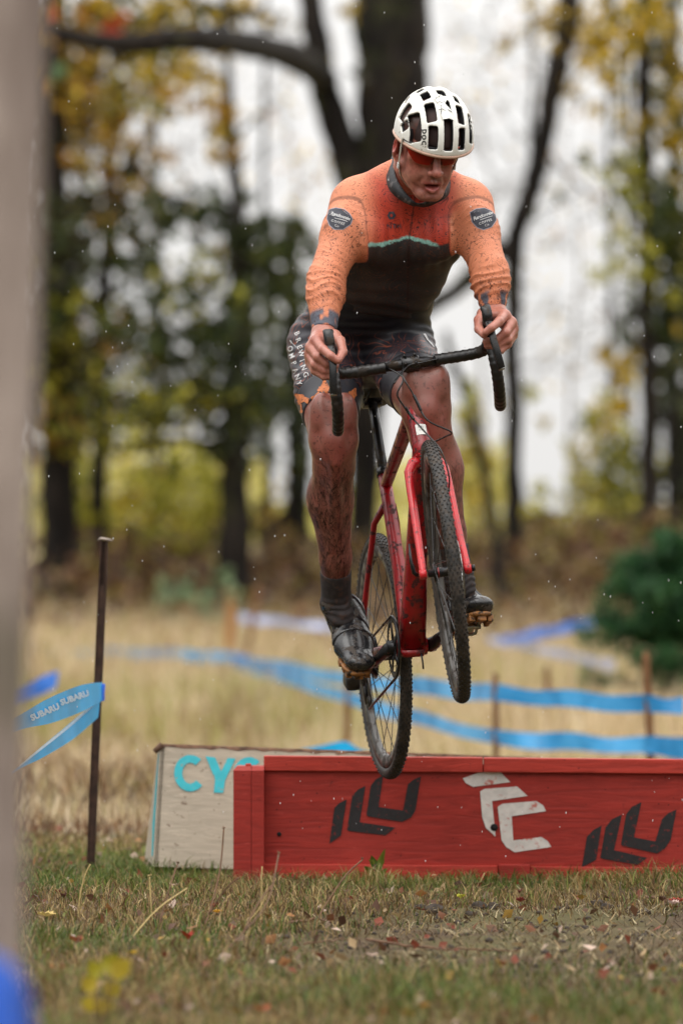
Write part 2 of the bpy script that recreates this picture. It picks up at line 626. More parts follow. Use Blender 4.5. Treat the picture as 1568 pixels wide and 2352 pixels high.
TY = 60.0
tree('tall dark oak at the far left behind the grey foreground trunk', 57, [(118, -420, 50), (122, 200, 62), (128, 600, 70), (132, 900, 74), (138, 1200, 82), (140, 1330, 96)],
     twigs(122, 800, 120, 0, 5, 8), [(330, 30, 150, 60, 260, [GOLD, GRN]), (190, 70, 110, 70, 300, [DRK, GOLD, OCH]), (170, 190, 70, 110, 260, [OCH, DRK, GOLD]), (150, 560, 60, 150, 420, [GRN, DRK]),
     (140, 800, 80, 130, 420, [GRN, DRK, YGR]), (80, 260, 40, 200, 420, [DRK, DGR]), (74, 760, 40, 260, 560, [DGR, DRK]), (130, 990, 60, 80, 200, [YGR, OCH])])
tree('slim tree with gold leaves just right of the far left oak', 60, [(262, -420, 20), (258, 250, 26), (246, 520, 32), (232, 800, 36), (226, 1100, 40), (224, 1330, 46)],
     [[(246, 520, 18), (320, 360, 12), (400, 200, 7)], [(232, 760, 16), (180, 640, 10), (150, 520, 6)]] + twigs(230, 900, 258, 100, 6, 7),
     [(300, 190, 110, 110, 330, [GOLD, DRK, YGR]), (270, 320, 80, 110, 300, [OCH, GOLD, DRK]), (260, 480, 70, 90, 220, [DRK, GRN, OCH]), (290, 600, 80, 90, 240, [GRN]), (230, 800, 100, 100, 360, [GRN, DRK, OCH]), (240, 950, 120, 80, 300, [DRK, YGR, GRN])])
tree('straight tree with a thin upper trunk and thick leafy lower trunk, left of the rider', 56, [(522, -420, 14), (524, 100, 18), (526, 300, 28), (540, 450, 34), (545, 700, 44), (540, 950, 60), (538, 1150, 70), (538, 1330, 80)],
     [[(530, 330, 12), (590, 270, 8), (650, 230, 4)], [(540, 520, 16), (430, 460, 10), (330, 430, 5)], [(545, 640, 18), (620, 560, 12), (690, 520, 6)], [(540, 1060, 22), (440, 1010, 18), (300, 1020, 10)], [(540, 820, 18), (460, 740, 10), (400, 700, 6)]] + twigs(540, 900, 526, 300, 6, 6),
     [(440, 170, 90, 50, 90, [GOLD]), (470, 240, 60, 50, 60, [GOLD, OCH]), (520, 330, 40, 80, 90, [GOLD, OCH]), (430, 490, 110, 50, 220, [GRN, DGR]), (570, 545, 90, 70, 240, [GRN, DGR]), (640, 600, 60, 60, 110, [GRN]), (470, 640, 90, 80, 130, [GRN, YGR]),
      (545, 720, 60, 120, 240, [DGR, GRN]), (470, 800, 90, 80, 230, [GRN, DGR]), (540, 930, 70, 130, 360, [DGR, GRN]), (400, 930, 130, 70, 300, [GRN, YGR, DRK]), (350, 760, 70, 80, 160, [GRN])])
tree('short dark trunk close behind the rider on the left', 62, [(668, 520, 26), (676, 760, 40), (684, 1000, 52), (684, 1200, 56), (684, 1330, 64)],
     [[(684, 1150, 16), (640, 1190, 14), (590, 1240, 12)], [(676, 760, 20), (640, 660, 12), (600, 580, 6)]],
     [(660, 860, 50, 120, 260, [DGR, GRN]), (690, 1000, 40, 110, 200, [DGR, GRN]), (640, 700, 60, 70, 130, [GRN]), (700, 640, 40, 90, 100, [GRN])])
tree('huge forked oak directly behind the rider with a long limb reaching left', 64, [(915, -420, 150), (912, 0, 152), (905, 200, 150), (895, 400, 148), (880, 600, 130), (856, 800, 100), (840, 1000, 80), (832, 1200, 70), (830, 1340, 84)],
     [[(850, 560, 90), (812, 420, 84), (768, 280, 76), (738, 170, 70), (722, 60, 62), (700, -120, 54), (690, -420, 48)],
      [(745, 185, 66), (690, 140, 64, -3), (600, 108, 60, -6), (500, 92, 57, -9), (400, 90, 52, -10), (300, 100, 46, -10), (200, 92, 38, -10), (90, 60, 28, -10)],
      [(860, 560, 60), (850, 300, 64), (850, 100, 66), (845, -120, 60), (842, -420, 60)]],
     [(560, 40, 110, 40, 130, [DRK, GOLD]), (440, 60, 120, 40, 170, [DRK, GRN]), (860, 120, 60, 110, 100, [DGR, DRK]), (800, 30, 30, 40, 25, [GOLD])], leaf=.11)
tree('leaning dark tree to the right of the rider, forking into the white sky', 58, [(1330, -420, 52), (1306, 0, 56), (1280, 150, 54), (1250, 300, 50), (1222, 430, 48), (1196, 500, 46), (1178, 580, 44), (1176, 800, 38), (1180, 1000, 38), (1178, 1180, 44), (1174, 1330, 52)],
     [[(1178, 590, 46), (1140, 575, 44), (1080, 640, 42), (1010, 690, 36), (930, 735, 28), (850, 720, 20), (770, 660, 10)], [(1215, 480, 14), (1222, 300, 12), (1222, 60, 9), (1226, -200, 6)], [(1262, 260, 12), (1340, 160, 8), (1420, 90, 5)], [(1240, 330, 10), (1320, 420, 7), (1400, 470, 4)]]
     + twigs(1180, 1000, 1260, 280, 10, 5) + twigs(1100, 560, 1300, 40, 8, 4),
     [(1230, 60, 60, 50, 60, [GOLD]), (1330, 60, 80, 70, 110, [GOLD]), (1250, 470, 40, 50, 25, [GRN]), (1200, 880, 30, 50, 20, [YGR])], leaf=.085)
tree('thin bare sapling leaning left beside the right forking tree', 55, [(1020, 760, 14), (1048, 850, 20), (1085, 960, 24), (1115, 1100, 24), (1138, 1230, 26), (1146, 1320, 30)],
     twigs(1110, 1080, 1040, 820, 5, 4), [(1080, 930, 40, 60, 30, [YGR])], m_bark)
tree('upright dark tree near the right edge with yellow upper leaves', 57, [(1478, -420, 34), (1480, 100, 38), (1482, 400, 40), (1486, 700, 42), (1490, 1000, 44), (1490, 1250, 48), (1490, 1330, 56)],
     [[(1482, 250, 16), (1520, 320, 14), (1590, 430, 10)], [(1500, 20, 20), (1540, 180, 18), (1590, 330, 16)], [(1484, 560, 12), (1420, 450, 8), (1360, 380, 4)], [(1486, 820, 12), (1420, 730, 8), (1370, 690, 4)]] + twigs(1486, 800, 1480, 100, 6, 5),
     [(1480, 60, 90, 90, 230, [GOLD, GRN]), (1400, 150, 80, 80, 110, [GOLD]), (1540, 300, 60, 130, 170, [GOLD, GRN]), (1430, 420, 60, 60, 110, [YGR, GRN]), (1530, 520, 60, 90, 200, [GRN]), (1480, 620, 60, 60, 90, [YGR]), (1540, 720, 60, 110, 260, [GRN, DGR]), (1430, 850, 70, 60, 60, [GOLD])])
tree('leafy green tree cut by the right edge of the picture', 66, [(1600, 300, 40), (1600, 900, 56), (1600, 1340, 70)], [[(1600, 700, 20), (1560, 600, 12), (1530, 540, 6)]],
     [(1570, 700, 60, 140, 300, [GRN, DGR]), (1560, 930, 60, 130, 420, [DGR, GRN]), (1590, 1100, 70, 120, 420, [DGR]), (1590, 480, 60, 120, 160, [GRN, YGR])])


# slender trees that fill the gaps between the big ones
for lb, yy, tr_, cl in (
    ('slender dark pole tree between the far left oak and the slim gold tree', 64, [(188, -420, 12), (184, 300, 16), (176, 700, 20), (178, 1330, 26)], [(180, 330, 60, 130, 150, [DRK, GOLD]), (190, 680, 50, 120, 140, [GRN, DRK])]),
    ('slender pole tree between the slim gold tree and the straight tree', 66, [(350, -420, 12), (356, 200, 14), (362, 600, 18), (360, 1000, 22), (356, 1330, 28)], [(370, 120, 90, 90, 170, [DRK, GOLD]), (360, 420, 60, 90, 90, [GRN, OCH]), (370, 860, 70, 130, 190, [GRN, DRK])]),
    ('slender pole tree right of the straight leafy tree', 67, [(612, -420, 10), (606, 300, 12), (610, 700, 16), (616, 1330, 24)], [(600, 760, 40, 120, 90, [GRN]), (620, 980, 40, 100, 120, [GRN, DRK])]),
    ('slender pole tree in the open sky right of the forking tree', 68, [(1392, -420, 10), (1398, 300, 12), (1404, 800, 16), (1400, 1330, 22)], [(1400, 60, 70, 80, 90, [GOLD]), (1404, 620, 50, 90, 50, [YGR]), (1400, 960, 50, 90, 110, [YGR, GOLD])]),
    ('slender pole tree just left of the upright right edge tree', 69, [(1444, -420, 10), (1440, 400, 13), (1446, 900, 16), (1450, 1330, 20)], [(1440, 250, 50, 120, 90, [GOLD, GRN]), (1450, 760, 40, 110, 90, [GRN])]),
    ('slender tree by the right border', 62, [(1556, -420, 20), (1548, 300, 24), (1540, 900, 28), (1546, 1330, 34)], [(1550, 180, 60, 110, 130, [GOLD, DRK]), (1548, 620, 60, 120, 160, [GRN, DRK])])):
    x0 = tr_[1][0]
    tree(lb, yy, tr_, twigs(tr_[2][0], tr_[2][1] + 250, x0, 20, 8, 4), cl, name='tree', group='slender trees in the far wood')
def twiggy(label, y, u0, u1, v0, v1, n, w=3.2):
    root = tag(empty('tree', (W((u0 + u1) / 2, 1300, y).x, y, gz1(W((u0 + u1) / 2, 1300, y).x, y))), label, 'tree', 'slender trees in the far wood')
    xm = (u0 + u1) / 2
    mb = MB(); limb(mb, [(xm + 34, v0 - 60, 2, 0), (xm - 18, v0 + (v1 - v0) * .3, 3, 0), (xm + 14, v0 + (v1 - v0) * .65, 5, 0), (xm - 8, v1, 7, 0), (xm + 4, 1330, 11, 0)], y, True, 8); mb.build('trunk', m_bark2, root)
    mb = MB()
    for i in range(n):
        v = random.uniform(v0, v1); q = random.choice((-1, 1)); L = random.uniform(.3, 1) * (u1 - u0) * .55
        p = [(xm, v, w, 0), (xm + q * L * .4, v - L * .22 + random.uniform(-20, 20), w * .8, random.uniform(-1, 1)), (xm + q * L, v - L * random.uniform(.1, .8), w * .4, random.uniform(-1.5, 1.5))]
        limb(mb, p, y, False, 5, .01)
        for j in range(2):
            f_ = random.uniform(.3, .9); a = (xm + q * L * f_, v - L * .3 * f_)
            limb(mb, [(a[0], a[1], w * .6, 0), (a[0] + q * random.uniform(10, 60), a[1] - random.uniform(-30, 70), w * .3, random.uniform(-.5, .5))], y, False, 4, .005)
    o = mb.build('bare_twigs', m_bark2, root); o['kind'] = 'stuff'
    k = int(n * 2.2)
    C_ = np.stack([(rng.uniform(u0, u1, k) - U0) * y / F, y + rng.normal(size=k), CAMZ - (rng.uniform(v0, v1, k) - H0) * y / F], -1)
    cards('crown', C_, rng.uniform(.07, .14, k), pal(GOLD + OCH[:2], k), m_leaf, root)


twiggy('bare twiggy tree in the white sky just right of the helmet', 82, 1000, 1230, 0, 700, 46)
twiggy('bare twiggy tree between the forking tree and the right trees', 86, 1210, 1420, 60, 900, 46)
twiggy('bare twiggy tree in the sky gap left of the huge oak', 84, 560, 780, 60, 620, 34, 2.6)
twiggy('bare twiggy tree behind the gold leaves at the upper left', 80, 330, 560, 120, 800, 34, 2.8)


# understory shrubs
def shrub(label, y, u, v, ru, rv, n, pp, leaf=.09, name='shrub', cat='shrub', group=None):
    p = W(u, v, y)
    root = tag(empty(name, (p.x, y, gz1(p.x, y))), label, cat, group)
    mb = MB()
    base = Vector((p.x, y, gz1(p.x, y) - .05))
    for k in range(5):
        tip = W(u + random.uniform(-.7, .7) * ru, v - random.uniform(-.2, .7) * rv, y + random.uniform(-.4, .4))
        mid = base.lerp(tip, .5) + Vector((random.uniform(-.1, .1), 0, .1))
        mb.sweep(smooth_path_([base + Vector((random.uniform(-.08, .08), 0, 0)), mid, tip], 4), [.02 - .0018 * i for i in range(9)], n=6)
    mb.build('stem', m_bark, root)
    C_ = cluster_pts(u, v, ru, rv, n, y, .9)
    cards('foliage', C_, rng.uniform(.6, 1.3, n) * leaf, pal(sum(pp, []), n), m_leaf, root)
    return root


SH = [('bright yellow-green shrub at the foot of the far left oak', 63, 170, 1150, 100, 110, 700, [YGR]), ('broad yellow shrub between the two left trunks', 66, 330, 1180, 130, 100, 800, [YGR, GOLD]),
      ('yellow-green shrub left of the leafy straight tree', 64, 440, 1120, 110, 80, 560, [YGR]), ('low olive shrub below the left trees', 61, 380, 1250, 160, 45, 480, [YGR, DRK]),
      ('small yellow shrub between the straight tree and the short dark trunk', 66, 620, 1200, 60, 70, 160, [YGR, GOLD]), ('golden shrub seen between the rider leg and the sapling', 66, 1085, 1090, 50, 130, 420, [GOLD, YGR]),
      ('yellow-green shrub right of the forking tree base', 68, 1235, 1200, 60, 80, 220, [YGR]), ('tall yellow-green shrub before the right edge tree', 65, 1420, 1100, 80, 130, 620, [YGR, GRN]),
      ('yellow shrub in the gap left of the right edge tree', 67, 1345, 1080, 60, 120, 320, [YGR, GOLD]), ('olive shrub behind the young pine', 62, 1380, 1240, 110, 60, 400, [YGR, DRK])]
for a in SH: shrub(*a, group='shrubs under the far trees')
GG = [(116, 138, 104), (98, 126, 92), (136, 152, 112)]
shrub('grey-green bush on the field left of the orange stake', 52, 400, 1400, 45, 55, 260, [GG], .07, 'bush', 'bush')
shrub('taller grey-green bush touching the orange stake', 51.5, 486, 1398, 50, 65, 330, [GG], .07, 'bush', 'bush')
# brown bracken bank and the pale wood beyond
N = 30000
u = rng.uniform(-1300, 2900, N); yy = 48 + 18 * rng.random(N) ** .55
xx = (u - U0) * yy / F
zz = gz(xx, yy) + rng.random(N) ** 1.4 * np.clip((yy - 46) / 12, .25, .85) * (.35 + 1.5 * vn2(np.stack([xx, yy * .3, 0 * xx], -1), .75, 51))
o = cards('bracken', np.stack([xx, yy, zz], -1), rng.uniform(.05, .14, N), pal([(98, 70, 52), (80, 56, 46), (122, 90, 62), (66, 48, 38), (112, 100, 46), (140, 116, 78)], N), m_leaf, aspect=1.8)
tag(o, kind='stuff')
N = 14000
u = rng.uniform(-1500, 3100, N); yy = rng.uniform(105, 135, N); xx = (u - U0) * yy / F
top = 1.5 + 1.2 * np.sin(xx * .5) * np.sin(xx * .23 + .8) + np.where((u > 1180) & (u < 1330), -1.0, .4) + np.where(u < 620, 1.2, 0)
zz = gz(xx, yy) + rng.random(N) * np.clip(top - .6, .5, 4)
o = cards('distant_wood', np.stack([xx, yy, zz], -1), rng.uniform(.15, .35, N), pal([(196, 190, 112), (176, 172, 96), (206, 194, 128), (160, 150, 86)], N), m_leaf)  # leaf colours paled, so the haze of distance is painted in
tag(o, kind='stuff')


# young pine on the right
def pine(label, y, u, vtop, vbot, half, n=9000):
    top, bot = W(u, vtop, y), W(u, vbot, y)
    root = tag(empty('pine_tree', (bot.x, y, gz1(bot.x, y))), label, 'pine tree')
    mb = MB(); mb.sweep([Vector((bot.x, y, gz1(bot.x, y) - .05)), bot, top], [.035, .03, .008], n=8); mb.build('trunk', m_bark, root)
    hw = half * y / F; Hh = top.z - bot.z
    mbr = MB(); P_ = []; D_ = []
    for k in range(62):
        f_ = rng.random() ** .8
        z = bot.z + Hh * f_; L = hw * (1 - f_) ** .6 * rng.uniform(.35, 1.25) + .06
        th = rng.uniform(0, 2 * pi); d = Vector((math.cos(th), math.sin(th), rng.uniform(.1, .55)))
        a = Vector((bot.x, y, z)); b = a + d * L
        mbr.sweep([a, b], [.008, .003], n=5, caps=False)
        m_ = int(n / 90 * rng.uniform(.5, 1.4))
        q = rng.random(m_) ** .6
        P_.append(np.array(a)[None] + np.array(d)[None] * (L * q)[:, None] + rng.normal(size=(m_, 3)) * .035)
    mbr.build('branch', m_bark, root)
    P_ = np.concatenate(P_)
    cards('crown', P_, rng.uniform(.010, .018, len(P_)), pal([(54, 98, 56), (42, 80, 46), (76, 118, 70), (32, 64, 40)], len(P_)), m_leaf, root, aspect=8)
    return root


pine('young dark green pine at the right edge of the field', 32, 1530, 1235, 1690, 215, 20000)
pine('low pine beside the young pine, half out of the picture', 33.5, 1640, 1150, 1680, 190, 12000)

# the grey trunk close to the camera
m_fg = bark('smooth_grey_bark', srgb(128, 112, 104), srgb(184, 168, 158), 14)
FY = 5.6
root = tag(empty('tree', (W(-260, 0, FY).x, FY, 0)), 'smooth grey-brown trunk close to the camera on the left edge', 'tree')
mb = MB()
edge = [(-300, 132), (0, 114), (400, 98), (800, 86), (1200, 72), (1600, 62), (2000, 56), (2352, 58), (2640, 66)]
pts, rr = [], []
for v, ue in edge:
    r_ = .15 + .00001 * v
    pts.append(W(ue, v, FY) - Vector((r_, 0, 0))); rr.append(r_)
pts.append(Vector((pts[-1].x, FY, -.1))); rr.append(rr[-1] * 1.1)
sp = smooth_path_(pts, 8)
mb.sweep(sp, list(np.interp(np.linspace(0, len(rr) - 1, len(sp)), range(len(rr)), rr) * (1 + rng.uniform(-.006, .006, len(sp)))), n=48)
mb.build('trunk', m_fg, root)
# a leafy twig hanging near the trunk, top left
SPR = [(205, 35, 55, 26, 26, [[(206, 84, 44), (220, 120, 60)], GOLD]), (120, 165, 22, 20, 18, [[(96, 130, 90), (120, 150, 110)]]), (260, 60, 30, 20, 10, [[(210, 96, 56)]])]
SY = 55.5
root = tag(empty('oak_sprig', W(150, 40, SY)), 'small sprig of orange and green oak leaves at the top left beside the trunk', 'sprig')
mb = MB(); mb.sweep(smooth_path_([W(124, -70, 56.8), W(165, 10, SY), W(230, 40, SY), W(285, 62, SY)], 4), .014, n=6); mb.sweep(smooth_path_([W(128, 40, 56.8), W(112, 100, SY), W(122, 170, SY)], 4), .012, n=6)
mb.build('twig', m_bark, root)
C_ = np.concatenate([cluster_pts(a, b, c_, d, n, SY, .2) for a, b, c_, d, n, _ in SPR]); col = np.concatenate([pal(sum(pp, []), n) for _, _, _, _, n, pp in SPR])
cards('leaf', C_, rng.uniform(.10, .17, len(C_)), col, m_leaf, root)['kind'] = 'stuff'
# the far wood carries on beyond both edges of the picture
KINDS_ = [[GRN, DRK], [GOLD, YGR], [DGR, GRN, OCH], [GOLD, DRK]]
xs_ = [-13.2, -11.6, -10.3, -9.1, -7.9, -6.9, -5.9, -5.0, 5.3, 6.2, 7.3, 8.3, 9.5, 10.8, 12.2, 13.4]
for i, x_ in enumerate(xs_):
    yy = random.uniform(56, 68); uu = U0 + x_ * F / yy; w_ = random.uniform(26, 80); j_ = lambda: random.uniform(-14, 14)
    side_ = 'left' if x_ < 0 else 'right'
    cl = [(uu + random.uniform(-120, 120), v + random.uniform(-60, 60), 110, 120, 170, KINDS_[(i + k) % 4]) for k, v in enumerate((-250, -20, 190, 420, 640, 860, 1040))]
    tree('tree standing in the far wood beyond the ' + side_ + ' edge of the picture', yy, [(uu + j_(), -700, w_ * .4), (uu + j_(), -100, w_ * .7), (uu + j_(), 600, w_ * .9), (uu, 1330, w_ * 1.2)], twigs(uu, 900, uu, -200, 6, 8), cl, group='trees of the far wood outside the picture')
# unseen wood added beside and behind the camera to block low sky light
N = 17000
th = rng.uniform(0, 2 * pi, N)
ex, ey = 15 + rng.uniform(0, 7, N), 42 + rng.uniform(0, 6, N)
X_, Y_ = np.cos(th) * ex, 14 + np.sin(th) * ey
ok = ~((Y_ > 30) & (np.abs(X_) < 13)); X_, Y_ = X_[ok], Y_[ok]
Z_ = gz(X_, Y_) + rng.random(len(X_)) ** .8 * (8.5 + 2.5 * np.sin(X_ * .7) + 1.5 * np.sin(Y_ * .5))
o = cards('light_blocking_wood', np.stack([X_, Y_, Z_], -1), rng.uniform(.4, .9, len(X_)), pal(GRN + DRK + DGR + GOLD[3:], len(X_)), m_leaf)
tag(o, kind='stuff')
# ================================================================== barriers, stakes and course tape
def wood(name, col, scuff, grain=.35, rough=.6, dark=.6, stains=None):
    t = NT(name, rough, 0, .35)
    g = t.noise(14, 6, .6, 1.6, stretch=(.35, 3, 3.2))
    c = t.mix(t.ramp(g, .3, .7), tuple(x * (1 - grain) for x in col), tuple(min(1, x * (1 + grain * .7)) for x in col))
    c = t.mix(t.ramp(t.noise(3.5, 5, .65), .40, .75, 0, .35), c, tuple(min(1, x * 1.25 + .01) for x in col))
    s1 = t.ramp(t.noise(20, 8, .75), .60, .70)
    c = t.mix(t.math('MULTIPLY', s1, dark), c, scuff)
    s2 = t.ramp(t.noise(5, 8, .8, 1.2, stretch=(1, 1, 2.2)), .63, .70)
    c = t.mix(t.math('MULTIPLY', s2, dark * .8), c, scuff)
    c = t.mix(t.ramp(t.voro(26), .07, .045, 0, .8), c, tuple(x * .3 for x in scuff))
    c = t.mix(t.ramp(t.noise(60, 6, .7, 0, stretch=(.25, 1, 1.6)), .58, .66, 0, .35), c, tuple(min(1, x * 1.5 + .03) for x in col))
    if stains: c = t.mix(t.ramp(t.noise(40, 4, .7), .64, .69, 0, .8), c, stains)
    t.color(c); t.bump(g, .45, .004)
    return t.m


m_redwood = wood('red_painted_wood', srgb(158, 46, 37), srgb(56, 20, 19), .22)
m_redtop = wood('red_painted_wood_worn', srgb(176, 56, 44), srgb(74, 30, 28), .25)
m_beige = wood('weathered_beige_wood', srgb(184, 172, 154), srgb(104, 82, 62), .12, .75, .55, srgb(96, 66, 46))
m_brown = simple('bare_weathered_wood', srgb(104, 76, 58), .85, 0, .5, 40, bump=.5)
m_cyan = simple('cyan_paint', srgb(62, 190, 204), .6, 0, .08, 30, mud=.15, mudcol=srgb(150, 160, 150), mudscale=60)
m_blackpaint = simple('black_stencil_paint', srgb(34, 30, 32), .6, 0, .25, 60, mud=.15, mudcol=srgb(110, 34, 32), mudscale=70)
m_whitepaint = simple('white_stencil_paint', srgb(214, 206, 200), .6, 0, .1, 40, mud=.22, mudcol=srgb(196, 120, 108), mudscale=26)
m_hole = simple('dark_hole', (.008, .006, .006), .9)
BY = 14.0
RB = Matrix.Rotation(R(.45), 3, 'Y')
bar_root = tag(empty('barrier', (W(1100, 2030, BY).x, BY, 0)), 'red painted plank barrier with black and white stencilled marks under the rider', 'barrier')


def bpx(u, v):
    """photo pixel on the board's front plane, following its slight tilt"""
    return W(u, v, BY)


def slab(name, u0, v0, u1, v1, front, depth, m, parent, tilt=True, bev=.003):
    """box whose front face covers the pixels (u0..u1, v0..v1) of the plane y = BY"""
    k = BY / F
    um, vm = (u0 + u1) / 2, (v0 + v1) / 2
    c = W(um, vm, BY); c.y = BY - front + depth / 2
    mb = MB(); mb.box(c, ((u1 - u0) * k, depth, (v1 - v0) * k), rot=RB if tilt else None, bev=bev)
    return mb.build(name, m, parent, smooth=False)


slab('panel', 606, 1757, 1800, 2008, 0, .018, m_redwood, bar_root)
slab('top_rail', 606, 1738, 1108, 1772, .012, .045, m_redtop, bar_root)
slab('top_rail', 1110, 1743, 1800, 1776, .016, .045, m_redtop, bar_root)
slab('bottom_rail', 606, 1986, 1142, 2020, .012, .035, m_redtop, bar_root)
slab('bottom_rail', 1217, 1992, 1800, 2026, .012, .035, m_redtop, bar_root)
slab('foot_block', 1144, 1985, 1215, 2044, .020, .04, m_redwood, bar_root)
for u in (1157, 1202):
    mb = MB(); mb.lathe([(.0001, 0), (.004, 0), (.0045, .004)], W(u, 2018, BY) + Vector((0, -.0215, 0)), (0, 1, 0), 10)
    mb.build('bolt_hole', m_hole, bar_root)
# the end post: a wide and a narrow strip with a chamfered, weathered top and a bolt
mb = MB()
k = BY / F
for u0, u1, fr_ in ((537, 578, .058), (579, 607, .062)):
    a, b = W(u0, 0, BY).x, W(u1, 0, BY).x
    zt, zb = W(0, 1768, BY).z, W(0, 2046, BY).z
    ch = .012
    y1, y2 = BY - fr_, BY + .03
    vs = []
    for z in (zb, zt): vs += [(a, y1, z), (b, y1, z), (b, y2, z), (a, y2, z)]
    top_in = .010 if u0 == 537 else 0
    vs += [(a + top_in, y1 + ch, zt + .012), (b, y1 + ch, zt + .012), (b, y2, zt + .012), (a + top_in, y2, zt + .012)]
    fs = [(0, 1, 5, 4), (1, 2, 6, 5), (2, 3, 7, 6), (3, 0, 4, 7), (4, 5, 9, 8), (5, 6, 10, 9), (6, 7, 11, 10), (7, 4, 8, 11), (8, 9, 10, 11), (3, 2, 1, 0)]
    q = MB(); q.add(vs, fs); q.build('post_strip', m_redwood, bar_root, smooth=False)
mb = MB(); mb.box(W(571, 1759, BY) + Vector((0, -.03, .002)), (.016, .016, .012), bev=.002)
mb.build('bolt', m_redtop, bar_root)
# stencils
def stencil(name, polys, m, parent, off=.0022, plane=None):
    vs, fs = [], []
    for p in polys:
        n0 = len(vs)
        for u, v in p: vs.append(W(u, v, BY) + Vector((0, -off, 0)))
        fs.append(tuple(range(n0, n0 + len(p))))
    bm = bmesh.new()
    bv = [bm.verts.new(v) for v in vs]
    for f in fs: bm.faces.new([bv[i] for i in f])
    bmesh.ops.recalc_face_normals(bm, faces=bm.faces)
    for f in bm.faces:
        if f.normal.y > 0: f.normal_flip()
    me = bpy.data.meshes.new(name); bm.to_mesh(me); bm.free()
    return put(name, me, m, parent, smooth=False)


z7 = lambda p: [(826.7 + .4728 * x, 1699.4 + .4728 * y) for x, y in p]
z6 = lambda p: [(312.3 + .3866 * x, 1671.9 + .3866 * y) for x, y in p]
icu = [[(1075, 620), (1100, 470), (1132, 437), (1172, 415), (1145, 582), (1112, 600)],
       [(1165, 572), (1190, 425), (1222, 385), (1270, 362), (1232, 535), (1392, 573), (1345, 607), (1178, 578)],
       [(1265, 508), (1290, 362), (1318, 325), (1365, 302), (1328, 473), (1432, 493), (1464, 385), (1495, 355), (1535, 338), (1507, 485), (1478, 528), (1440, 552), (1275, 515)]]
for p in icu: stencil('stencil_mark', [z7(p)], m_blackpaint, bar_root)
icu2 = [z6([(1148, 687), (1178, 475), (1206, 447), (1251, 424), (1217, 640)]), z6([(1253, 605), (1284, 402), (1318, 366), (1362, 344), (1328, 560), (1540, 592), (1480, 638), (1264, 612)]),
        z7([(30, 366), (52, 222), (75, 192), (112, 172), (90, 326), (208, 343), (232, 215), (260, 192), (295, 177), (268, 345), (246, 378), (203, 398), (38, 372)])]
for p in icu2: stencil('stencil_mark', [p], m_blackpaint, bar_root)
tcp = [[(497, 187), (575, 158), (678, 153), (728, 205), (548, 228), (512, 210)],
       [(582, 250), (602, 238), (762, 226), (812, 272), (640, 297), (657, 470), (610, 428), (592, 375)],
       [(667, 325), (690, 310), (855, 297), (888, 318), (902, 346), (735, 371), (743, 488), (880, 472), (910, 492), (927, 520), (750, 546), (708, 520), (686, 488)]]
for p in tcp: stencil('stencil_mark', [z7(p)], m_whitepaint, bar_root)
mb = MB(); c_ = W(*z7([(650, 425)])[0], BY); mb.lathe([(.0001, 0), (.0105, 0), (.0112, .003)], c_ + Vector((0, -.0035, 0)), (0, 1, 0), 20)
mb.build('drilled_hole', m_hole, bar_root)
mb = MB(); c_ = W(641, 1916, BY); mb.lathe([(.0001, 0), (.006, 0), (.0065, .003)], c_ + Vector((0, -.0035, 0)), (0, 1, 0), 14)
mb.build('knot_hole', m_hole, bar_root)

# ---- beige A-frame barrier behind
be = tag(empty('barrier', (W(450, 1990, 14.5).x, 14.5, 0)), 'weathered beige wooden barrier with cyan letters, half hidden behind the red one', 'barrier')
ya = R(6.0)
A_ = Vector((math.cos(ya), math.sin(ya), -.040)).normalized(); D_ = Vector((-math.sin(ya), math.cos(ya), 0))
TL = W(370, 1712, 14.46); BL = W(354, 1990, 14.40)
Lb = 1.15
n_f = A_.cross((TL - BL).normalized()).normalized()
if n_f.y > 0: n_f = -n_f
def prism(name, pts, m, thick=.018, parent=be):
    """board: front quad pts (4), given thickness behind it"""
    n = (pts[1] - pts[0]).cross(pts[3] - pts[0]).normalized()
    if n.y > 0: n = -n
    q = [p - n * thick for p in pts]
    mb = MB(); mb.add(list(pts) + q, [(0, 1, 2, 3), (7, 6, 5, 4), (0, 4, 5, 1), (1, 5, 6, 2), (2, 6, 7, 3), (3, 7, 4, 0)])
    return mb.build(name, m, parent, smooth=False, recalc=True)


prism('front_board', [BL, BL + A_ * Lb, TL + A_ * Lb, TL], m_beige)
bkT, bkB = TL + D_ * .05, BL + D_ * .37 + A_ * -.0
prism('back_board', [bkB + A_ * Lb, bkB, bkT, bkT + A_ * Lb], m_beige, -.018)
# end panel and the strip of cyan run-over paint on its corner
e0 = A_ * -.004
mb = MB(); ev = [BL + e0, bkB + e0, bkT + e0, TL + e0]
mb.add(ev + [p + A_ * .016 for p in ev], [(0, 1, 2, 3), (7, 6, 5, 4), (0, 4, 5, 1), (1, 5, 6, 2), (2, 6, 7, 3), (3, 7, 4, 0)])
mb.build('end_panel', m_beige, be, smooth=False, recalc=True)
st_ = []
for i, (f0, f1) in enumerate(((.93, .30), (.80, .45), (.66, .75), (.5, .62), (.34, .66), (.2, .4), (.08, .2))):
    a = BL.lerp(TL, f0); b = a + D_ * (.30 * (1 - f0) * f1 * .6 + .02)
    st_ += [a - A_ * .0052 - D_ * .001, b - A_ * .0052]
mb = MB(); mb.add(st_, [(2 * i, 2 * i + 1, 2 * i + 3, 2 * i + 2) for i in range(6)])
mb.build('paint_streak', m_cyan, be)
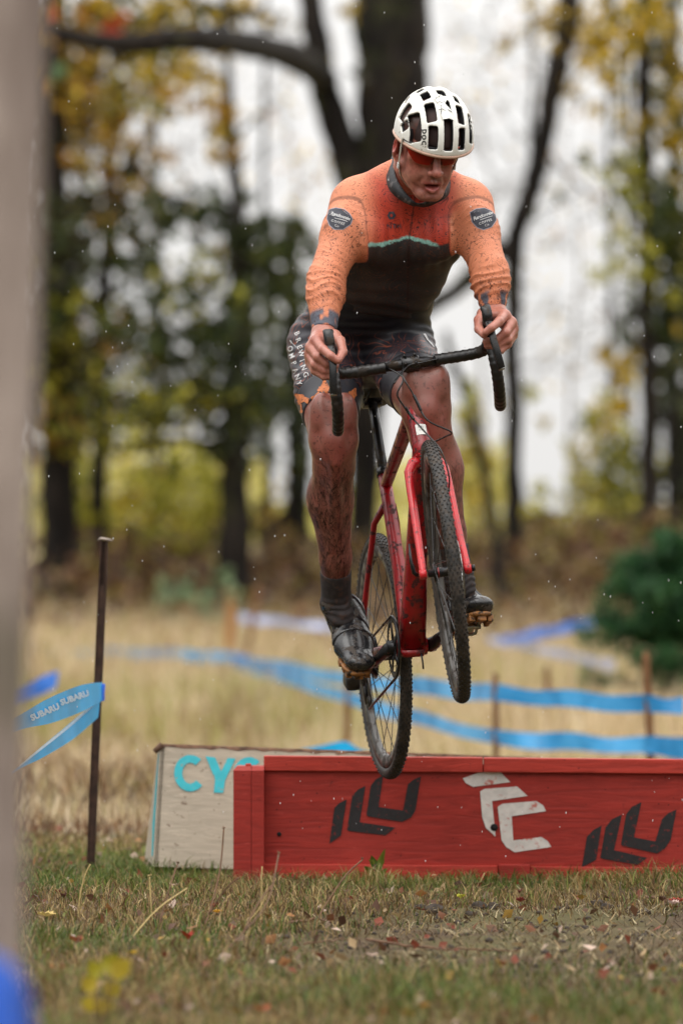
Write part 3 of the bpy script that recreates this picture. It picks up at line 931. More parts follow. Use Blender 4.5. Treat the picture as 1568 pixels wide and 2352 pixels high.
# splintered top edge
mb = MB(); vs = []
mM = 44
for i in range(mM + 1):
    f_ = i / mM
    p = TL + A_ * (Lb * f_ - .006)
    j = random.uniform(0, .006) if i % 3 else random.uniform(.004, .010)
    vs += [p + n_f * .002 + Vector((0, 0, -j)), p + Vector((0, 0, .004 + random.uniform(-.001, .002))), p + D_ * .055 + Vector((0, 0, .003))]
mb.add(vs, [f for i in range(mM) for f in ((3 * i, 3 * i + 3, 3 * i + 4, 3 * i + 1), (3 * i + 1, 3 * i + 4, 3 * i + 5, 3 * i + 2))])
mb.build('splintered_edge', m_brown, be)
mb = MB(); mb.sweep([TL + A_ * -.02 + Vector((0, -.002, -.020)), TL + A_ * .004 + Vector((0, -.002, .003))], [.008, .010], n=8); mb.build('broken_corner', m_brown, be)


def onplane(u, v, off=.0025):
    o = Vector((0, 0, CAMZ)); d = W(u, v, 10) - o
    t_ = (BL - o).dot(n_f) / d.dot(n_f)
    return o + d * t_ + n_f * off


def letter(polys, m=m_cyan):
    vs, fs = [], []
    for p in polys:
        n0 = len(vs); vs += [onplane(*q) for q in p]; fs.append(tuple(range(n0, n0 + len(p))))
    mb = MB(); mb.add(vs, fs); mb.build('painted_letter', m, be, smooth=False)


def cee(cx, cy, rx, ry, st):
    o = [(cx + rx * math.cos(R(a)), cy + ry * math.sin(R(a))) for a in range(42, 322, 10)]
    i_ = [(cx + (rx - st) * math.cos(R(a)), cy + (ry - st * .95) * math.sin(R(a))) for a in range(42, 322, 10)]
    return [[o[k], o[k + 1], i_[k + 1], i_[k]] for k in range(len(o) - 1)]


letter(cee(437, 1776, 37, 42, 19))
letter([[(472, 1737), (494, 1740), (508, 1772), (523, 1741), (541, 1742), (517, 1792), (513, 1821), (491, 1821), (494, 1790)]])
letter(cee(572, 1780, 36, 41, 19))

# ---- stakes
m_rust = simple('rusty_brown_steel', srgb(66, 46, 36), .6, .3, .35, 40, bump=.25)
m_stakewood = simple('brown_wooden_stake', srgb(120, 84, 54), .8, 0, .3, 30)
m_orangestake = simple('orange_wooden_stake', srgb(170, 118, 70), .7, 0, .2, 30)
sk = tag(empty('stake', tuple(W(207, 2012, 14.62))), 'tall rusty steel stake with a flattened top and blue tape tied round it', 'stake')
b_, t_ = W(207, 2030, 14.62), W(240, 1243, 14.62)
mb = MB()
for s_, w_ in ((-.0095, .0035), (.0095, .0035)):
    mb.sweep([b_ + Vector((s_, -.006, 0)), b_.lerp(t_, .85) + Vector((s_, -.006, 0)), t_ + Vector((s_ * 1.0, -.006, 0))], [.0035] * 3, [.012] * 3, side=(1, 0, 0), n=8, power=5)
mb.sweep([b_ + Vector((0, .004, 0)), t_ + Vector((0, .004, 0))], .0105, .003, side=(1, 0, 0), n=8, power=5)
mb.sweep([b_ + Vector((0, -.010, 0)), b_.lerp(t_, .87) + Vector((0, -.010, 0))], .009, .004, side=(1, 0, 0), n=8, power=5)
mb.build('post', m_rust, sk, smooth=False, recalc=True)
mb = MB(); mb.sweep([t_ + Vector((-.019, -.004, .003)), t_ + Vector((-.010, -.006, .008)), t_ + Vector((.004, -.002, .006)), t_ + Vector((.017, .004, .003)), t_ + Vector((.026, .002, .002))], [.004, .011, .012, .010, .003], [.002, .004, .004, .004, .002], side=(0, 1, 0), n=10)
mb.build('flattened_top', simple('scuffed_steel', srgb(150, 136, 124), .5, .4, .3, 60), sk, recalc=True)


def ymap(y): return float(np.interp(y, [27, 30, 34, 38, 42, 50], [20.5, 22, 25.5, 31, 39, 44]))


def stake(label, u, vt, y, w_=16, lean=0, m=m_stakewood):
    y = ymap(y)
    top = W(u, vt, y); x0 = top.x - lean * .01
    base = Vector((x0, y + .02, gz1(x0, y) - .05))
    if base.z > top.z - .3: base.z = top.z - .5
    root = tag(empty('stake', (base.x, base.y, base.z)), label, 'stake', 'wooden stakes along the course')
    r_ = w_ * .40 * y / F
    mb = MB(); mb.sweep([base, base.lerp(top, .5) + Vector((.004, 0, 0)), top - Vector((0, 0, .03)), top], [r_, r_, r_, r_ * .6], n=8, power=4); mb.build('post', m, root, smooth=False)
    return root


stake('brown stake right of the front wheel where both tapes cross', 1137, 1545, 30, 17, 0)
stake('brown stake in front of the young pine', 1482, 1497, 28, 20, -3)
stake('wooden stake hidden behind the rear wheel', 800, 1545, 34, 16, 2)
stake('orange-brown stake standing on the far field edge', 530, 1380, 46, 22, 3, m_orangestake)
stake('dark stake leaning right of the orange stake', 592, 1345, 47, 18, 14)
stake('short brown stake in the pale grass left of the orange stake', 395, 1468, 44, 14, 0)
stake('faint brown stake behind the front wheel tape', 1255, 1530, 37, 16, -2)

# ---- tape
def tapemat(name, col, tr=.45, pale=.06):
    t = NT(name, .25, 0, .5)
    n = t.noise(2.6, 4, .6)
    c = t.mix(t.ramp(n, .35, .65), tuple(x * .72 for x in col), tuple(min(1, x * (1 + pale * 3) + pale) for x in col))
    t.color(c)
    tl = t.n.new('ShaderNodeBsdfTranslucent'); t.l.new(c, tl.inputs[0])
    ms = t.n.new('ShaderNodeMixShader'); ms.inputs[0].default_value = tr
    t.l.new(t.b.outputs[0], ms.inputs[1]); t.l.new(tl.outputs[0], ms.inputs[2]); t.l.new(ms.outputs[0], t.n['Material Output'].inputs[0])
    return t.m


m_tape = tapemat('blue_plastic_tape', srgb(36, 184, 250), .3, 0.0)
m_tape_pale = tapemat('sky_blue_tape', srgb(56, 164, 242))
m_tape_deep = tapemat('deep_blue_tape', srgb(58, 128, 236))
m_tape_lav = tapemat('lavender_wet_tape', srgb(172, 186, 232))
m_tape_fg = tapemat('strong_blue_tape', srgb(20, 100, 220), .3)
m_tprint = simple('white_tape_print', srgb(206, 224, 236), .5, 0, .1, 40)


def ribbon(rows, m, parent, name='strip', k=6):
    """rows: (top u, v, y) and (bottom u, v, y) pairs along the tape"""
    a = smooth_path_([W(*r[0]) for r in rows], k); b = smooth_path_([W(*r[1]) for r in rows], k)
    vs, fs = [], []
    n = len(a)
    for i in range(n):
        for q in (0, .33, .67, 1):
            p = a[i].lerp(b[i], q); p.y += .004 * math.sin(q * 3.1 + i * .7)
            vs.append(p)
    for i in range(n - 1):
        for q in range(3): fs.append((4 * i + q, 4 * i + 4 + q, 4 * i + 5 + q, 4 * i + 1 + q))
    mb = MB(); mb.add(vs, fs)
    return mb.build(name, m, parent)


def tape(label, rows, m, u=None, print_=None):
    c = W(*rows[0][0])
    root = tag(empty('course_tape', tuple(c)), label, 'tape', 'blue course tape')
    ribbon(rows, m, root)
    return root


def level(path, h=45):
    """a tape hanging on edge along (u, v, y): it sags and twists a little between its stakes"""
    out = []
    path = [(u, v, ymap(y), h_) for u, v, y, h_ in path]
    for i, (u, v, y, h_) in enumerate(path):
        k = 1 - .28 * random.random() if 0 < i < len(path) - 1 else 1
        tw = random.uniform(-.05, .05)
        out.append(((u, v - h_ * k / 2, y - tw), (u, v + h_ * k / 2, y + tw)))
        if i < len(path) - 1:
            n = path[i + 1]; m = [(a + b) / 2 for a, b in zip(path[i], n)]; sag = abs(n[0] - u) * .035; k2 = 1 - .35 * random.random()
            out.append(((m[0], m[1] + sag - m[3] * k2 / 2, m[2] + tw), (m[0], m[1] + sag + m[3] * k2 / 2, m[2] - tw)))
    return out


t1 = tape('bright blue tape tied to the rusty stake with both ends blown left', [((236, 1567, 14.60), (236, 1609, 14.60)), ((185, 1574, 14.1), (190, 1634, 14.1)), ((112, 1604, 13.5), (118, 1661, 13.5)), ((50, 1640, 13.0), (48, 1676, 13.0)), ((-40, 1690, 12.4), (-40, 1716, 12.4))], m_tape)
ribbon([((231, 1602, 14.58), (226, 1648, 14.58)), ((160, 1662, 14.2), (168, 1698, 14.2)), ((95, 1716, 13.6), (99, 1740, 13.6)), ((44, 1760, 13.1), (43, 1768, 13.1)), ((-30, 1810, 12.4), (-30, 1822, 12.4))], m_tape, t1)
ribbon([((231, 1601, 14.575), (227, 1611, 14.575)), ((160, 1663, 14.195), (162, 1669, 14.195)), ((95, 1716, 13.595), (96, 1722, 13.595)), ((44, 1759, 13.095), (44, 1762, 13.095))], m_tprint, t1, 'print_band')
# knot round the stake
mb = MB(); c_ = W(228, 1590, 14.60)
mb.sweep([c_ + Vector((.016 * math.cos(R(a)), .016 * math.sin(R(a)), .004 * math.sin(R(a * 2)))) for a in range(0, 360, 24)], .0015, .022, side=(1, 0, 0), n=8, closed=True)
ks = MB(); ks.lathe([(.0165, -.026), (.0185, -.02), (.017, 0), (.0185, .02), (.0165, .026)], c_, (.04, 0, 1), 16)
ks.build('wrap', m_tape_deep, t1)


def tprint(txt, u, v, y, size, ang, parent):
    """white letters printed on a tape"""
    cu = bpy.data.curves.new('lettering', 'FONT'); cu.body = txt; cu.size = size; cu.offset = .0012; cu.align_x = 'CENTER'; cu.align_y = 'CENTER'; cu.resolution_u = 2
    o = bpy.data.objects.new('lettering', cu); C.objects.link(o); bpy.context.view_layer.update()
    me = bpy.data.meshes.new_from_object(o.evaluated_get(bpy.context.evaluated_depsgraph_get()))
    bpy.data.objects.remove(o); bpy.data.curves.remove(cu)
    a = R(ang); p0 = W(u, v, y)
    for vtx in me.vertices:
        x_, y_ = vtx.co.x, vtx.co.y
        xx, zz = x_ * math.cos(a) - y_ * math.sin(a), x_ * math.sin(a) + y_ * math.cos(a)
        q = p0 + Vector((xx, 0, zz))
        uu, vv = U0 + q.x * F / q.y, H0 - (q.z - CAMZ) * F / q.y
        vtx.co = W(uu, vv, float(np.interp(uu, [-40, 50, 115, 187, 236], [12.4, 13.0, 13.5, 14.1, 14.6])) - .035)
    me.materials.clear()
    return put('lettering', me, m_tprint, parent, smooth=False)


tprint('SUBARU', 172, 1603, 13.80, .023, 20, t1)
tprint('SUBARU', 104, 1636, 13.38, .023, 24, t1)
tape('blurred piece of blue tape seen beside the grey trunk, left of the rusty stake', [((135, 1540, 24), (130, 1578, 24)), ((100, 1553, 24), (98, 1594, 24)), ((62, 1570, 24), (62, 1606, 24)), ((0, 1590, 24), (0, 1626, 24))], m_tape_deep)
tape('upper pale blue tape running from the orange stake past the wheels to the pine', level([(60, 1500, 50, 22), (250, 1496, 48, 24), (395, 1500, 44, 27), (530, 1510, 42, 30), (660, 1532, 38, 34), (800, 1558, 34, 38), (970, 1575, 32, 40), (1137, 1590, 30, 42), (1310, 1604, 29, 44), (1482, 1616, 28, 44), (1570, 1621, 27.5, 42)]), m_tape_pale)
tape('lower pale blue tape dipping to the brown stake behind the red barrier', level([(530, 1514, 42, 30), (660, 1555, 38, 34), (800, 1602, 34, 40), (970, 1650, 32, 44), (1137, 1692, 30, 46), (1310, 1702, 29, 47), (1482, 1710, 28, 50), (1640, 1716, 27, 52)]), m_tape_pale)
tape('deep blue tape rising to the young pine on the right', level([(1150, 1468, 45, 18), (1230, 1455, 44, 26), (1320, 1436, 42, 30), (1400, 1420, 40.5, 30)]), m_tape_deep)
tape('faint lavender tape sloping down to the young pine', level([(1120, 1468, 46, 16), (1200, 1480, 44, 22), (1300, 1505, 42, 28), (1410, 1530, 40.5, 30)]), m_tape_lav)
tape('far lavender tape behind the leaning dark stake', level([(550, 1418, 50, 22), (640, 1426, 50, 22), (740, 1438, 50, 24), (830, 1446, 50, 24)]), m_tape_lav)
tape('short bright blue tape showing just above the red barrier behind the rear wheel', [((690, 1722, 19), (690, 1760, 19)), ((740, 1712, 19), (740, 1756, 19)), ((792, 1703, 19), (792, 1756, 19)), ((830, 1722, 19), (830, 1760, 19)), ((900, 1735, 19), (900, 1768, 19))], m_tape)
bt = tag(empty('course_tape', tuple(W(20, 2300, 5.2))), 'blue tape tied round the grey trunk close to the camera, bottom left corner', 'tape', 'blue course tape')
rows = [((-220, 2150, 5.30), (-220, 2460, 5.30)), ((-80, 2172, 5.28), (-80, 2470, 5.26)), ((4, 2200, 5.26), (4, 2480, 5.22)), ((48, 2240, 5.28), (55, 2490, 5.24)), ((72, 2290, 5.34), (84, 2490, 5.32)), ((78, 2340, 5.45), (96, 2490, 5.42))]
ribbon(rows, m_tape_fg, bt)
# ================================================================== bicycle
m_red = simple('red_frame_paint', srgb(150, 18, 26), 0.3, 0, 0.3, 9, mud=0.36, mudcol=(0.06, 0.012, 0.012), mudscale=45, spec=0.6)
m_redclean = simple('red_fork_paint', srgb(196, 34, 42), 0.25, 0, 0.15, 12, mud=0.22, mudcol=(0.12, 0.03, 0.03), mudscale=110, spec=0.6)
m_black = simple('black_wet_plastic', (0.012, 0.012, 0.013), 0.25, 0, 0.3, 30, mud=0.25)
m_tapebar = simple('black_bar_tape', (0.011, 0.010, 0.010), 0.33, 0, 0.3, 60, mud=0.3, mudcol=(0.03, 0.022, 0.017))
m_alloy = simple('black_alloy', (0.03, 0.03, 0.032), 0.3, 0.7, 0.2, 40, mud=0.35)
m_steel = simple('steel', (0.42, 0.42, 0.41), 0.3, 1.0, 0.2, 40, mud=0.3)
m_spoke = simple('black_spoke', (0.05, 0.05, 0.052), 0.35, 0.6, 0.2, 40)
m_rim = simple('muddy_rim', (0.10, 0.094, 0.088), 0.35, 0.2, 0.4, 14, mud=0.55, mudcol=(0.055, 0.042, 0.034), mudscale=18)
m_tyre = simple('muddy_tyre', (0.03, 0.027, 0.025), 0.6, 0, 0.4, 30, mud=0.55, mudcol=(0.062, 0.048, 0.038), mudscale=30, bump=0.3)
m_knob = simple('tyre_knob', (0.021, 0.019, 0.018), 0.5, 0, 0.4, 60, mud=0.4)
m_mud = simple('caked_mud', (0.022, 0.016, 0.012), 0.45, 0, 0.5, 40, bump=0.6)
m_white = simple('white_sticker', (0.72, 0.71, 0.68), 0.4, 0, 0.1, 40, mud=0.2)

bike = tag(empty('bicycle'), 'red cyclocross bicycle in mid-air under the rider, front wheel raised, muddy black wheels', 'bicycle')
# local frame: x forward, y to the rider's left, z up, origin on the rear axle
PITCH_A = W(880, 1507, 13.60)                    # rear axle
PITCH_B = W(1032, 1308, 12.61)                   # front axle (before steering)
bx = (PITCH_B - PITCH_A).normalized()
bz = (Vector((0, 0, 1)) - bx * bx.z).normalized()
by = bz.cross(bx)
ROLL = R(3.0)
bz2 = (bz * math.cos(ROLL) - by * math.sin(ROLL)).normalized()
by2 = bz2.cross(bx)
BM = Matrix(((bx.x, by2.x, bz2.x, PITCH_A.x), (bx.y, by2.y, bz2.y, PITCH_A.y), (bx.z, by2.z, bz2.z, PITCH_A.z), (0, 0, 0, 1)))
bike.matrix_world = BM
bike.location, bike.rotation_euler = BM.to_translation(), BM.to_euler()


def B(x, y, z): return BM @ Vector((x, y, z))


AX = 1.012
BBX, BBZ = 0.420, -0.066
HA = R(71.5)
hax = Vector((-math.cos(HA), 0, math.sin(HA)))      # up the steering axis
hfw = Vector((math.sin(HA), 0, math.cos(HA)))       # forward, square to it
axle0 = Vector((AX, 0, 0))
ax_pt = axle0 - hfw * 0.05
crown = ax_pt + hax * 0.392
httop = crown + hax * 0.188
STEER = R(-8.5)
SM = Matrix.Translation(crown) @ Matrix.Rotation(STEER, 4, hax) @ Matrix.Translation(-crown)


def S(p):                                          # point turning with the bars
    return BM @ (SM @ Vector(p))


def dB(v): return (BM.to_3x3() @ Vector(v)).normalized()
def dS(v): return (BM.to_3x3() @ (SM.to_3x3() @ Vector(v))).normalized()


YB = dB((0, 1, 0)); YS = dS((0, 1, 0))
sadir = Vector((-math.cos(R(73.5)), 0, math.sin(R(73.5))))
BBp = Vector((BBX, 0, BBZ))
st_top = BBp + sadir * 0.548
# ---- frame
fr = MB()
def ln(a, b, n): return [Vector(a).lerp(Vector(b), i / (n - 1)) for i in range(n)]
fr.sweep([BM @ p for p in ln(crown - hax * 0.012, httop + hax * 0.004, 5)], [.030, .027, .0255, .0255, .026], n=16, side=YB)
dt = ln(crown + hax * 0.028 + hfw * -0.006, BBp + Vector((0.012, 0, 0.004)), 6)
fr.sweep([BM @ p for p in dt], [.025, .027, .028, .030, .034, .037], [.024, .025, .025, .026, .028, .030], side=YB, n=16, power=3)
tt = ln(httop - hax * 0.022, st_top - sadir * 0.035, 6)
fr.sweep([BM @ p for p in tt], [.021, .020, .019, .018, .017, .016], [.021, .019, .017, .016, .015, .015], side=YB, n=14, power=2.6)
fr.sweep([BM @ p for p in ln(BBp, st_top, 6)], [.030, .024, .020, .019, .018, .018], [.026, .022, .019, .018, .018, .018], side=YB, n=14, power=2.4)
fr.sweep([BM @ (BBp + Vector((0, y, 0))) for y in (-.043, -.041, .041, .043)], [.020, .026, .026, .020], n=18)
fr.sweep([BM @ (BBp + Vector((.012, 0, -.012))), BM @ (BBp + Vector((.006, 0, -.030)))], [.036, .030], [.030, .024], side=YB, n=16, power=3)
for sgn in (-1, 1):
    ss = [st_top - sadir * 0.10 + Vector((-.004, sgn * .012, 0)), Vector((.22, sgn * .032, .33)), Vector((.11, sgn * .052, .165)), Vector((.004, sgn * .067, .01))]
    fr.sweep([BM @ p for p in ss], [.010, .0085, .008, .0085], [.011, .009, .0085, .010], n=10)
    cs = [BBp + Vector((-.02, sgn * .034, .0)), Vector((.30, sgn * .047, -.046)), Vector((.14, sgn * .062, -.02)), Vector((-.004, sgn * .068, .0))]
    fr.sweep([BM @ p for p in cs], [.012, .010, .009, .010], [.017, .014, .012, .011], n=10)
    fr.sweep([B(0, sgn * .062, 0), B(0, sgn * .075, 0)], .016, n=14)
fr.build('frame', m_red, bike, recalc=True)
mb = MB()
mb.sweep([BM @ p for p in ln(httop + hax * .0045, httop + hax * .012, 2)], [.0265, .024], n=16)
mb.build('headset', m_black, bike)
# head tube sticker
stk = MB()
bm_ = []
for i in range(7):
    th = R(-32 + 64 * i / 6)
    for h in (0.055, 0.088):
        p = crown + hax * h + hfw * (.0272 * math.cos(th)) + Vector((0, 1, 0)) * (.0272 * math.sin(th))
        bm_.append(BM @ p)
stk.add(bm_, [(2 * i, 2 * i + 2, 2 * i + 3, 2 * i + 1) for i in range(6)])
stk.build('number_sticker', m_white, bike)
pr = MB()
for k, (a, hh) in enumerate(((-14, .079), (-6, .078), (3, .080), (10, .078), (-10, .069), (0, .070), (8, .068))):
    th = R(a)
    p = BM @ (crown + hax * hh + hfw * (.0279 * math.cos(th)) + Vector((0, 1, 0)) * (.0279 * math.sin(th)))
    pr.box(p, (.003, .0004, .0045), rot=BM.to_3x3())
pr.build('sticker_print', m_black, bike)
# small white panel print and bottle bosses on the seat tube face
pr = MB()
for r_ in range(2):
    for k in range(5):
        p = BM @ (BBp + sadir * (0.135 - .010 * r_) + Vector((.0235, -.012 + .005 * k, .006)))
        pr.box(p, (.0006, .0032, .005), rot=BM.to_3x3())
pr.build('frame_print', m_white, bike)
mb = MB()
for h in (0.10, 0.165):
    mb.lathe([(0.0001, .003), (.004, .003), (.0045, 0)], BM @ (BBp + sadir * h + Vector((.021, 0, .006))), dB((.95, 0, .28)), 10)
mb.build('bottle_boss', m_black, bike)
# ---- seatpost and saddle
mb = MB()
sp_top = st_top + sadir * 0.232
mb.sweep([BM @ p for p in ln(st_top - sadir * .03, sp_top, 4)], .0138, n=14)
mb.build('seatpost', m_alloy, bike)
mb = MB()
mb.sweep([BM @ p for p in ln(st_top - sadir * .006, st_top + sadir * .016, 2)], .0205, n=14)
mb.build('seat_clamp', m_black, bike)
sad = MB()
sx0 = sp_top + Vector((-.02, 0, .045))
prof = [(-.135, .070, .012), (-.10, .074, .020), (-.05, .062, .022), (0, .042, .021), (.05, .026, .020), (.10, .021, .018), (.13, .017, .014), (.142, .006, .006)]
sad.sweep([BM @ (sx0 + Vector((a, 0, .004 * math.cos(a * 20)))) for a, _, _ in prof], [w for _, w, _ in prof], [h for _, _, h in prof], side=YB, n=18, power=2.6)
so = sad.build('saddle', simple('matte_black_saddle', (.010, .010, .011), .55, 0, .3, 30), bike)
mb = MB()
for sgn in (-1, 1):
    mb.sweep([BM @ (sx0 + Vector((a, sgn * y, z))) for a, y, z in ((-.10, .03, -.012), (-.05, .022, -.04), (.05, .022, -.04), (.11, .008, -.012))], .0035, n=8)
mb.box(BM @ (sp_top + Vector((-.015, 0, .006))), (.045, .052, .022), rot=BM.to_3x3(), bev=.004)
mb.build('saddle_rail', m_alloy, bike)
# ---- fork
fk = MB()
fk.sweep([S(crown - hax * .018), S(crown - hax * .004)], [.024, .030], n=16, side=YS)
for sgn in (-1, 1):
    y1 = sgn
    pts = [crown + hax * -.008 + Vector((0, y1 * .010, 0)), crown - hax * .022 + hfw * .004 + Vector((0, y1 * .034, 0)),
           crown - hax * .050 + hfw * .006 + Vector((0, y1 * .0475, 0)), crown - hax * .11 + hfw * .010 + Vector((0, y1 * .050, 0)),
           crown - hax * .20 + hfw * .018 + Vector((0, y1 * .052, 0)), crown - hax * .30 + hfw * .032 + Vector((0, y1 * .055, 0)), axle0 + hax * .012 - hfw * .002 + Vector((0, y1 * .058, 0)), axle0 - hax * .010 + Vector((0, y1 * .058, 0))]
    fk.sweep([S(p) for p in pts], [.015, .0135, .0125, .0120, .0112, .0100, .0095, .0085], [.018, .019, .019, .0185, .017, .0145, .0125, .0105], side=YS, n=12, power=2.3)
    fk.sweep([S(axle0 + Vector((0, y1 * .050, 0))), S(axle0 + Vector((0, y1 * .068, 0)))], .0125, n=14)
fk.build('fork', m_redclean, bike, recalc=True)
mb = MB()
mb.sweep([S(axle0 + Vector((0, .068, 0))), S(axle0 + Vector((0, .078, 0)))], .0085, n=12)
mb.build('axle_end', m_alloy, bike)
mb = MB()
mb.sweep([S(axle0 + Vector((.0, -.074, 0))), S(axle0 + Vector((.006, -.082, .006))), S(axle0 + Vector((.010, -.086, .040))), S(axle0 + Vector((.006, -.084, .085)))], [.006, .006, .0048, .003], [.006, .006, .004, .002], n=8)
mb.build('axle_lever', m_alloy, bike)
# disc brake on the rider's left of the fork
mb = MB()
mb.box(S(axle0 - hfw * .045 + hax * .055 + Vector((0, .045, 0))), (.03, .034, .055), rot=(BM @ SM).to_3x3(), bev=.006)
mb.build('brake_caliper', m_alloy, bike)


# ---- wheels
def build_wheel(center, axis, fwd, rear):
    """rim is the wheel part; tyre, knobs, hub, rotor and spokes are its sub-parts"""
    axis = axis.normalized(); e1 = fwd - axis * fwd.dot(axis); e1.normalize(); e2 = axis.cross(e1)
    def ring(r, h, n=96): return [center + e1 * (r * math.cos(2 * pi * i / n)) + e2 * (r * math.sin(2 * pi * i / n)) + axis * h for i in range(n)]
    def torus(mb, prof, n=96):
        k = len(prof); vs = []
        for r, h in prof: vs += ring(r, h, n)
        fs = []
        for a in range(k):
            b = (a + 1) % k
            for i in range(n):
                j = (i + 1) % n
                fs.append((a * n + i, a * n + j, b * n + j, b * n + i))
        mb.add(vs, fs)
    mb = MB()
    torus(mb, [(.279, -.004), (.283, -.0085), (.300, -.0118), (.3155, -.0122), (.3155, .0122), (.300, .0118), (.283, .0085), (.279, .004)])
    wheel = mb.build('wheel', m_rim, bike, recalc=True)
    mb = MB()
    RT = 0.0166
    prof = [(.3285 + RT * math.cos(R(a)), RT * math.sin(R(a))) for a in range(-150, 151, 20)]
    torus(mb, prof)
    mb.build('tyre', m_tyre, wheel, recalc=True)
    mb = MB()
    nk = 92
    for i in range(nk):
        for row, (an, off, w, l) in enumerate(((0, 0, .0052, .0075), (24, .5, .0046, .0062), (-24, .5, .0046, .0062), (47, 0, .0044, .006), (-47, 0, .0044, .006), (64, .5, .004, .0055), (-64, .5, .004, .0055))):
            th = 2 * pi * (i + off) / nk
            rad = e1 * math.cos(th) + e2 * math.sin(th); tan = -e1 * math.sin(th) + e2 * math.cos(th)
            nrm = (rad * math.cos(R(an)) + axis * math.sin(R(an))); sd = tan.cross(nrm)
            p = center + rad * .3285 + nrm * (RT + .0008)
            mb.box(p, (w, l, .0036), rot=Matrix((sd, tan, nrm)).transposed())
    k = mb.build('tread_knob', m_knob, wheel, smooth=False); k['kind'] = 'stuff'
    mb = MB()
    hw = .060 if rear else .046
    mb.lathe([(.006, -hw), (.010, -hw), (.010, -hw + .014), (.024, -hw + .015), (.024, -hw + .021), (.013, -hw + .026), (.0125, hw - .028), (.023, hw - .022), (.023, hw - .016), (.010, hw - .014), (.010, hw), (.006, hw)], center, axis, 24)
    mb.build('hub', m_alloy, wheel)
    if not rear:
        mb = MB(); mb.lathe([(.0135, -.030), (.0140, -.029), (.0140, -.018), (.0135, -.017)], center, axis, 20)
        mb.build('hub_band', m_red, wheel)
    # rotor on the left
    mb = MB()
    h0 = hw - .006
    torus(mb, [(.062, h0 - .0009), (.062, h0 + .0009), (.078, h0 + .0009), (.078, h0 - .0009)], 48)
    for i in range(6):
        th = 2 * pi * i / 6
        d = e1 * math.cos(th) + e2 * math.sin(th); d2 = e1 * math.cos(th + .5) + e2 * math.sin(th + .5)
        mb.sweep([center + axis * h0 + d * .02, center + axis * h0 + d2 * .063], [.0035, .003], [.0009, .0009], n=6)
    mb.build('disc_rotor', m_steel, wheel, recalc=True)
    # spokes share one mesh (a unit rod along z)
    me = bpy.data.meshes.get('spoke_rod')
    if me is None:
        q = MB(); q.sweep([(0, 0, z) for z in (0, 1)], .00115, n=6); me = q.mesh('spoke_rod', m_spoke)
    ns = 28
    for i in range(ns):
        sd = 1 if i % 2 else -1
        th = 2 * pi * (i + .5) / ns
        cr = (1 if (i // 2) % 2 else -1) * (1.35 if rear or sd > 0 else 1.0)
        a = center + axis * (sd * (hw - .018)) + (e1 * math.cos(th + cr) + e2 * math.sin(th + cr)) * .022
        b = center + (e1 * math.cos(th) + e2 * math.sin(th)) * .281
        q = (b - a).to_track_quat('Z', 'Y')
        mt = Matrix.LocRotScale(a, q, Vector((1, 1, (b - a).length)))
        o = bpy.data.objects.new('spoke', me); C.objects.link(o)
        o.parent = wheel; o.location, o.rotation_euler, o.scale = a, q.to_euler(), Vector((1, 1, (b - a).length))
        o.matrix_parent_inverse = WM(wheel).inverted()
    return wheel


fw = build_wheel(S(axle0), YS, dS((1, 0, 0)), False)
fw['label'] = 'front wheel, turned a little across the frame'
rw = build_wheel(B(0, 0, 0), YB, dB((1, 0, 0)), True)
rw['label'] = 'rear wheel behind the chainring'
# ---- drivetrain (rider's right)
mb = MB()
cr_c = BBp + Vector((0, -.050, 0))
nT = 42
prof = []
for i in range(nT * 4):
    th = 2 * pi * i / (nT * 4)
    r = .0855 if (i % 4) in (0, 1) else .0805
    prof.append((r * math.cos(th), r * math.sin(th)))
vs = [BM @ (cr_c + Vector((a, s_, c))) for s_ in (-.0014, .0014) for a, c in prof]
n_ = len(prof)
inner = [BM @ (cr_c + Vector((a * .84, s_, c * .84))) for s_ in (-.0014, .0014) for a, c in prof]
fs = []
for i in range(n_):
    j = (i + 1) % n_
    fs += [(i, j, n_ + j, n_ + i), (i, 2 * n_ + i, 2 * n_ + j, j), (n_ + i, n_ + j, 3 * n_ + j, 3 * n_ + i), (2 * n_ + i, 3 * n_ + i, 3 * n_ + j, 2 * n_ + j)]
mb.add(vs + inner, fs)
for i in range(5):
    th = 2 * pi * i / 5 + .3
    mb.sweep([BM @ (cr_c + Vector((.02 * math.cos(th), 0, .02 * math.sin(th)))), BM @ (cr_c + Vector((.072 * math.cos(th), 0, .072 * math.sin(th))))], [.011, .008], [.003, .002], n=8, side=dB((-math.sin(th), 0, math.cos(th))))
mb.build('chainring', m_alloy, bike, recalc=True)
CR = R(2)
cf = Vector((math.cos(CR), 0, math.sin(CR)))
pedL = BBp + cf * .172 + Vector((0, .136, 0))
pedR = BBp - cf * .172 + Vector((0, -.136, 0))
